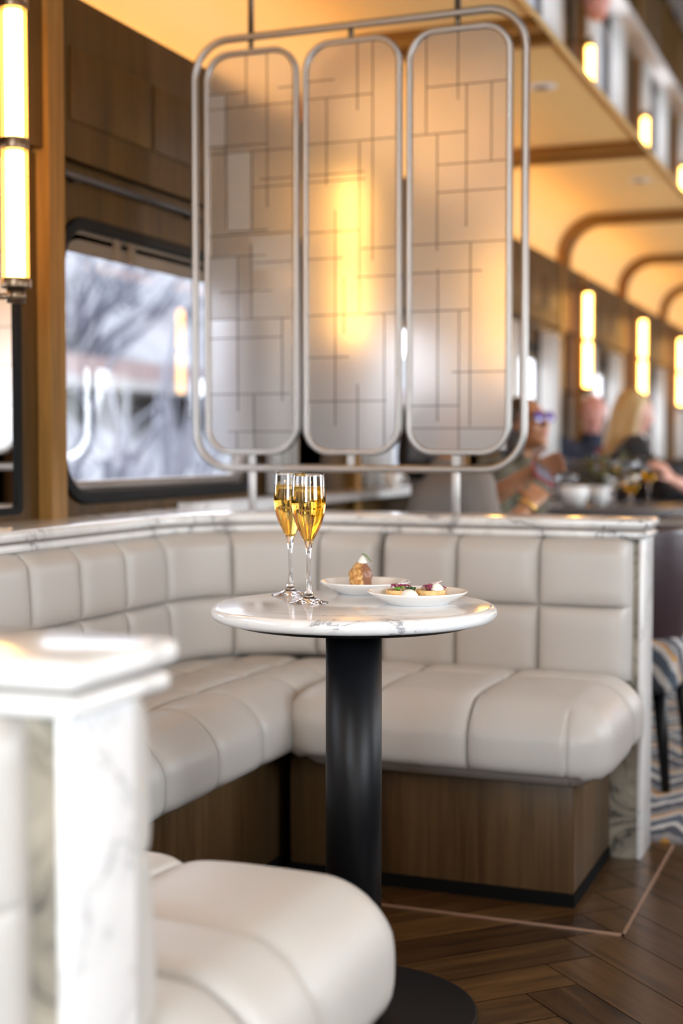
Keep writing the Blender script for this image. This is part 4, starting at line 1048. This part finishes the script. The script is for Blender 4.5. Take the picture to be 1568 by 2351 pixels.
# E: only the hand and forearm come into the picture, at its right edge
hipE, yawE = (-0.72, 7.55, 0.60), math.radians(60-90)
locE = lambda p: to_local(p, hipE, yawE)
tE, HE = person('person at the right edge, only a raised hand and forearm showing', hipE, yawE,
    dict(skin='skin_fair', top='charcoal_cloth', sleeve=0.8, legs='charcoal_cloth'),
    dict(chest=(0, 0.0, 0.31), neck=(0, -0.02, 0.49), head=(0, -0.05, 0.61), sl=(-0.18, 0, 0.42), sr=(0.18, 0, 0.42),
         el=locE((-0.90, 7.10, 0.80)), wl=locE((-1.00, 6.95, 0.86)), er=(0.22, -0.12, 0.18), wr=(0.08, -0.33, 0.20),
         head_yaw=0, head_pitch=0.1, hands=[('wl', (-0.2, -0.5, 0.6), (-0.5, 0, -0.5), 0.7, 1), ('wr', (-0.5, -1, 0), (0, 0, -1), 0.5, -1)]), 0.009)
hair_cap(tE, HE, 'dark_hair', 0.05, 0.05)

# ------------------------------------------------------------------ dining furniture
def bench(x0, x1, y0, y1, back_y, label, zb=0.98, m='taupe_leather'):
    t = empty('dining_bench', ((x0+x1)/2, (y0+y1)/2, 0), label=label, cat='bench'); cx, cy = (x0+x1)/2, (y0+y1)/2
    bevel(obj('seat', box(x0-cx, x1-cx, y0-cy, y1-cy, 0.30, 0.44), m, t), 0.03, 4)
    obj('base', box(x0-cx+0.03, x1-cx-0.03, y0-cy+0.03, y1-cy-0.03, 0, 0.30), 'base_wood', t)
    b0, b1 = (y0, y0+0.12) if back_y < 0 else (y1-0.12, y1)
    bevel(obj('backrest', box(x0-cx, x1-cx, b0-cy, b1-cy, 0.44, zb), m, t), 0.03, 4)
bench(-1.80, -1.15, 4.42, 5.02, -1, 'low bench under the person in the taupe jersey', 0.70, 'dark_leather')
bench(-1.80, -1.15, 5.30, 5.95, -1, 'low bench under the dark-haired woman with sunglasses', 0.70, 'dark_leather')
bench(-1.80, -1.00, 7.45, 8.02, 1, 'dark bench under the blonde woman beyond the dining table', 0.95, 'dark_leather')
bench(-1.80, -1.00, 8.42, 9.02, 1, 'dark bench under the bald man', 0.95, 'dark_leather')
bench(-0.98, -0.45, 7.42, 8.0, 1, 'dark seat of the person at the right edge', 0.85, 'dark_leather')
def dining_table(x0, x1, y0, y1, label):
    t = empty('dining_table', ((x0+x1)/2, (y0+y1)/2, 0), label=label, cat='table'); hx, hy = (x1-x0)/2, (y1-y0)/2
    bevel(obj('tabletop', box(-hx, hx, -hy, hy, 0.705, 0.75), 'grey_slab', t), 0.006, 3)
    bm = bmesh.new(); cyl(bm, 0, 0, 0.02, 0.705, 0.045, 24); obj('column', bm, 'black_metal', t, True)
    bevel(obj('foot', box(-0.25, 0.25, -0.22, 0.22, 0.012, 0.03), 'black_metal', t), 0.004, 2)
dining_table(-1.78, -0.68, 6.42, 7.25, 'dark grey dining table crowded with glasses and flowers, right background')
# nearer armchair behind the partition end
ac = empty('armchair', (-0.86, 4.42, 0), label='dark plum armchair with zigzag patterned seat just right of the marble partition', cat='chair')
bevel(obj('seat', box(-0.27, 0.275, -0.30, 0.27, 0.305, 0.455), 'ikat_carpet', ac), 0.03, 4)
bm = bmesh.new()
n = 24; rows = []
for i in range(n+1):
    a = PI + PI*i/n; rows.append((0.27*math.cos(a), 0.24*math.sin(a)))
for rr, (za, zb_) in (((1.0, 0.86), (0.44, 0.785)),):
    va = []
    for cxx, cyy in rows:
        va.append([bm.verts.new((cxx*q, cyy*q - 0.04, z)) for q, z in ((1.0, za), (1.04, zb_), (0.90, zb_), (0.86, za))])
    for p, q in zip(va, va[1:]):
        for j in range(4): bm.faces.new((p[j], q[j], q[(j+1) % 4], p[(j+1) % 4]))
    bm.faces.new(va[0]); bm.faces.new(va[-1][::-1])
fixn(bm); bevel(obj('backrest', bm, 'plum_leather', ac), 0.02, 4)
for lx in (-0.22, 0.22):
    for ly in (-0.22, 0.20):
        bm = bmesh.new(); tube(bm, [(lx, ly, 0.31), (lx*1.12, ly*1.12, 0.012)], 0.02, 12, radii=[0.022, 0.013]); obj('leg', bm, 'black_metal', ac, True)

# second table with a white cloth beside the aisle, in front of the dining table
t0 = empty('side_table', (-0.52, 5.55, 0), label='small table with a white cloth at the right edge, just above the marble ledge', cat='table')
bevel(obj('tabletop', box(-0.30, 0.30, -0.28, 0.28, 0.715, 0.742), 'grey_slab', t0), 0.004, 2)
bm = bmesh.new(); cyl(bm, 0, 0, 0.025, 0.715, 0.035, 24); obj('column', bm, 'black_metal', t0, True)
bm = bmesh.new(); cyl(bm, 0, 0, 0.012, 0.028, 0.20, 40); obj('foot', bm, 'black_metal', t0, True)
tag(bevel(obj('tablecloth', box(-0.825, -0.215, 5.265, 5.835, 0.742, 0.750), 'curtain'), 0.003, 2), 'folded white cloth lying on the small side table at the right edge', 'cloth')

# ------------------------------------------------------------------ things on the dining table
def stemware(nm, loc, h, rb, stem, wine, label, grp='glasses on the dining table'):
    t = empty(nm, loc, label=label, cat='glass', group=grp)
    z0 = stem; bh = h - stem
    out = [(0, 0.0005), (rb*0.95, 0.0), (rb*0.95, 0.0015), (0.006, 0.007), (0.0042, 0.02), (0.0042, z0-0.012), (0.008, z0), (rb*0.75, z0+bh*0.18), (rb, z0+bh*0.45), (rb*0.95, z0+bh*0.75), (rb*0.80, h)]
    inn = [(rb*0.80-0.0012, h), (rb*0.95-0.0012, z0+bh*0.75), (rb-0.0012, z0+bh*0.45), (rb*0.75-0.001, z0+bh*0.20), (0.005, z0+0.008), (0, z0+0.006)]
    bm = lathe(bmesh.new(), out + inn, 32); fixn(bm); obj('glass', bm, 'crystal', t, True)
    if wine:
        bm = lathe(bmesh.new(), [(0, z0+bh*0.45), (rb-0.0006, z0+bh*0.45), (rb*0.75-0.0004, z0+bh*0.20), (0.005, z0+0.0075), (0, z0+0.0055)], 32); fixn(bm); obj('wine', bm, 'white_wine', t, True)
ZD = 0.75
stemware('wine_glass', (-1.20, 6.93, ZD), 0.235, 0.040, 0.10, True, 'wine glass with white wine, right of the flowers')
stemware('wine_glass', (-1.29, 6.95, ZD), 0.235, 0.040, 0.10, False, 'tall empty wine glass just left of the white wine')
stemware('wine_glass', (-1.37, 7.05, ZD), 0.240, 0.038, 0.10, False, 'tall empty wine glass rising behind the flowers')
stemware('wine_glass', (-1.13, 7.02, ZD), 0.235, 0.039, 0.10, True, 'rightmost tall wine glass with white wine')
stemware('goblet', (-1.145, 6.60, ZD), 0.165, 0.042, 0.06, True, 'squat stemmed water goblet at the near edge of the dining table')
stemware('goblet', (-1.51, 6.60, ZD), 0.160, 0.038, 0.05, False, 'left stemmed glass near the white bowls')
stemware('goblet', (-1.46, 6.75, ZD), 0.160, 0.036, 0.05, False, 'stemmed glass right behind the left one')
stemware('goblet', (-1.235, 6.58, ZD), 0.150, 0.030, 0.04, False, 'narrow stemmed glass beside the squat goblet')
def bowl(loc, r, h, label):
    t = tag(obj('bowl', fixn(lathe(bmesh.new(), [(0, 0), (r*0.6, 0), (r*0.92, h*0.5), (r, h), (r*0.95, h), (r*0.86, h*0.5), (r*0.5, 0.006), (0, 0.006)], 40)), 'porcelain', None, True, loc), label, 'bowl', 'white bowls on the dining table')
bowl((-1.415, 6.62, ZD), 0.075, 0.09, 'white china bowl in front on the dining table')
bowl((-1.33, 6.78, ZD), 0.06, 0.085, 'smaller white bowl behind, right of the front one')
mat('red_petal', (0.30, 0.012, 0.03), 0.6); mat('yellow_petal', (0.72, 0.42, 0.05), 0.6); mat('dark_leaf', (0.05, 0.055, 0.015), 0.6); mat('stem_green', (0.28, 0.30, 0.06), 0.6)
fv = empty('flower_arrangement', (-1.33, 6.92, ZD), label='low vase of dark foliage with red and yellow blooms on the dining table', cat='flowers')
obj('vase', fixn(lathe(bmesh.new(), [(0, 0), (0.035, 0), (0.045, 0.04), (0.03, 0.11), (0.034, 0.12), (0.031, 0.12), (0.026, 0.11), (0.04, 0.04), (0.03, 0.006), (0, 0.006)], 32)), 'crystal', fv, True)
rnd = random.Random(5)
bm = bmesh.new()
for i in range(14):
    a = rnd.uniform(0, 2*PI); tube(bm, [(0, 0, 0.01), (0.02*math.cos(a), 0.02*math.sin(a), 0.12), (0.10*math.cos(a), 0.08*math.sin(a), rnd.uniform(0.15, 0.27))], 0.002, 6)
obj('stems', bm, 'stem_green', fv, True)
bm = bmesh.new()
for i in range(90):
    a = rnd.uniform(0, 2*PI); q = rnd.uniform(0.02, 0.13); leaflet(bm, (q*math.cos(a), q*0.8*math.sin(a), rnd.uniform(0.09, 0.21)), (math.cos(a), math.sin(a), rnd.uniform(-0.3, 0.8)), 0.045, 0.013)
obj('foliage', bm, 'dark_leaf', fv, True)
for mm, cnt, nm, rr in (('red_petal', 9, 'red_bloom', 0.014), ('yellow_petal', 9, 'yellow_bloom', 0.018)):
    for i in range(cnt):
        a = rnd.uniform(0, 2*PI); q = rnd.uniform(0.0, 0.12); bm = bmesh.new(); c = Vector((q*math.cos(a), q*0.7*math.sin(a), rnd.uniform(0.15, 0.28) if mm == 'red_petal' else rnd.uniform(0.06, 0.20)))
        for j in range(9): leaflet(bm, c, (math.cos(j*0.7), math.sin(j*0.7), rnd.uniform(-0.2, 0.9)), rr*1.3, rr*0.5)
        sphere(bm, c, rr*0.5, u=8, v=6); obj(nm, bm, mm, fv, True)
# cup on the sill
cup = empty('cup', (-1.845, 5.25, 0.862), label='small white cup on the marble sill, seen below the middle pane', cat='cup')
obj('bowl', fixn(lathe(bmesh.new(), [(0, 0), (0.022, 0), (0.036, 0.03), (0.04, 0.06), (0.0375, 0.06), (0.033, 0.03), (0.018, 0.005), (0, 0.005)], 32)), 'porcelain', cup, True)
bm = bmesh.new(); tube(bm, [(0.036, 0, 0.05), (0.058, 0, 0.045), (0.058, 0, 0.028), (0.035, 0, 0.02)], 0.004, 8); obj('handle', bm, 'porcelain', cup, True)

# ------------------------------------------------------------------ outside the window: snowy slope, track side and bare shrubs
def outside_mat(nm, stops, sc):
    m = mat(nm, stops[0][1], 0.9); N, L, b = nodes(m); mp = coords(N, L); n = noise(N, L, mp, sc, 6, 0.6, 0.8); r = ramp(N, stops); L.new(n.outputs[0], r.inputs[0]); L.new(r.outputs[0], b.inputs['Base Color'])
outside_mat('frosty_slope', [(0.35, (0.105, 0.113, 0.135)), (0.5, (0.155, 0.163, 0.175)), (0.65, (0.205, 0.21, 0.23))], 0.55)
outside_mat('pale_gravel', [(0.35, (0.19, 0.185, 0.182)), (0.65, (0.25, 0.24, 0.235))], 2.5)
mat('frosty_branch', (0.19, 0.195, 0.23), 0.9); mat('trunk_grey', (0.095, 0.10, 0.13), 0.9); mat('pale_brick', (0.20, 0.15, 0.145), 0.9); mat('sage', (0.125, 0.14, 0.125), 0.9)
from mathutils import noise as mnoise
bm = bmesh.new(); rows = []
for i in range(61):
    x = -2.6 - 58*(i/60)**1.5; row = []
    for j in range(71):
        y = -18 + 88*j/70; d = -x - 2.6; z = -1.1 + 3.1*min(1, max(0, (d-3)/8.5)) + 24*max(0, (d-13)/45)**1.1 + mnoise.noise(Vector((x*0.25, y*0.25, 0)))*0.25*min(1, d/4)
        row.append(bm.verts.new((x, y, z)))
    rows.append(row)
for p, q in zip(rows, rows[1:]):
    for j in range(70): bm.faces.new((p[j], p[j+1], q[j+1], q[j]))
fixn(bm); hs = struct('ground_outside', bm, 'frosty_slope', None, True)
tag(obj('gravel_track', box(-15.0, -11.8, -10, 60, 1.95, 2.12), 'pale_gravel'), 'pale blurred track bank crossing the view outside the window', 'track')
tag(obj('boundary_wall', box(-15.5, -15.2, -5, 60, 1.5, 2.85), 'pale_brick'), 'low pinkish wall in the view outside the window', 'wall')
def shrub(nm, x, y, z, h, n, spread, mname, label, cat, trunk=0.0):
    t = empty(nm, (x, y, z), label=label, cat=cat, group='bare frosty growth outside the window'); bm = bmesh.new(); rn = random.Random(int(-x*31+y*17))
    for i in range(n):
        a = rn.uniform(0, 2*PI); p = Vector((0, 0, trunk*rn.uniform(0.4, 1.0))); d = Vector((math.cos(a)*spread, math.sin(a)*spread, 1)).normalized(); pts = [p.copy()]; l = h*rn.uniform(0.55, 1.0)/6
        for k in range(6):
            d = (d + Vector((rn.uniform(-.3, .3), rn.uniform(-.3, .3), rn.uniform(-.25, .1)))).normalized(); p = p + d*l; pts.append(p.copy())
        tube(bm, pts, 0, 5, radii=[0.035*h*(1-k/7)*0.5+0.004 for k in range(7)])
    obj('branches', bm, mname, t, True)
    if trunk:
        bm = bmesh.new(); tube(bm, [(0, 0, -0.3), (0.05, 0, trunk*0.6), (0, 0.05, trunk*1.2)], 0, 8, radii=[0.10, 0.08, 0.05]); obj('trunk', bm, 'trunk_grey', t, True)
rn = random.Random(3)
for i in range(9):
    x = -5.0 - rn.uniform(0, 3.0); y = 5.2 + i*1.05 + rn.uniform(-.3, .3)
    shrub('shrub', x, y, -0.7, 2.9, 34, 0.8, 'frosty_branch', 'bare frosted shrub close outside the window, one of a low row', 'shrub')
for i in range(7):
    x = -19 - rn.uniform(0, 8); y = 14 + i*5.5; shrub('tree', x, y, 0.6+(-x-16.6)*0.2, 5.5, 40, 0.6, 'trunk_grey' if i % 2 else 'sage', 'hazy leafless tree high on the slope outside the window', 'tree', 2.0)
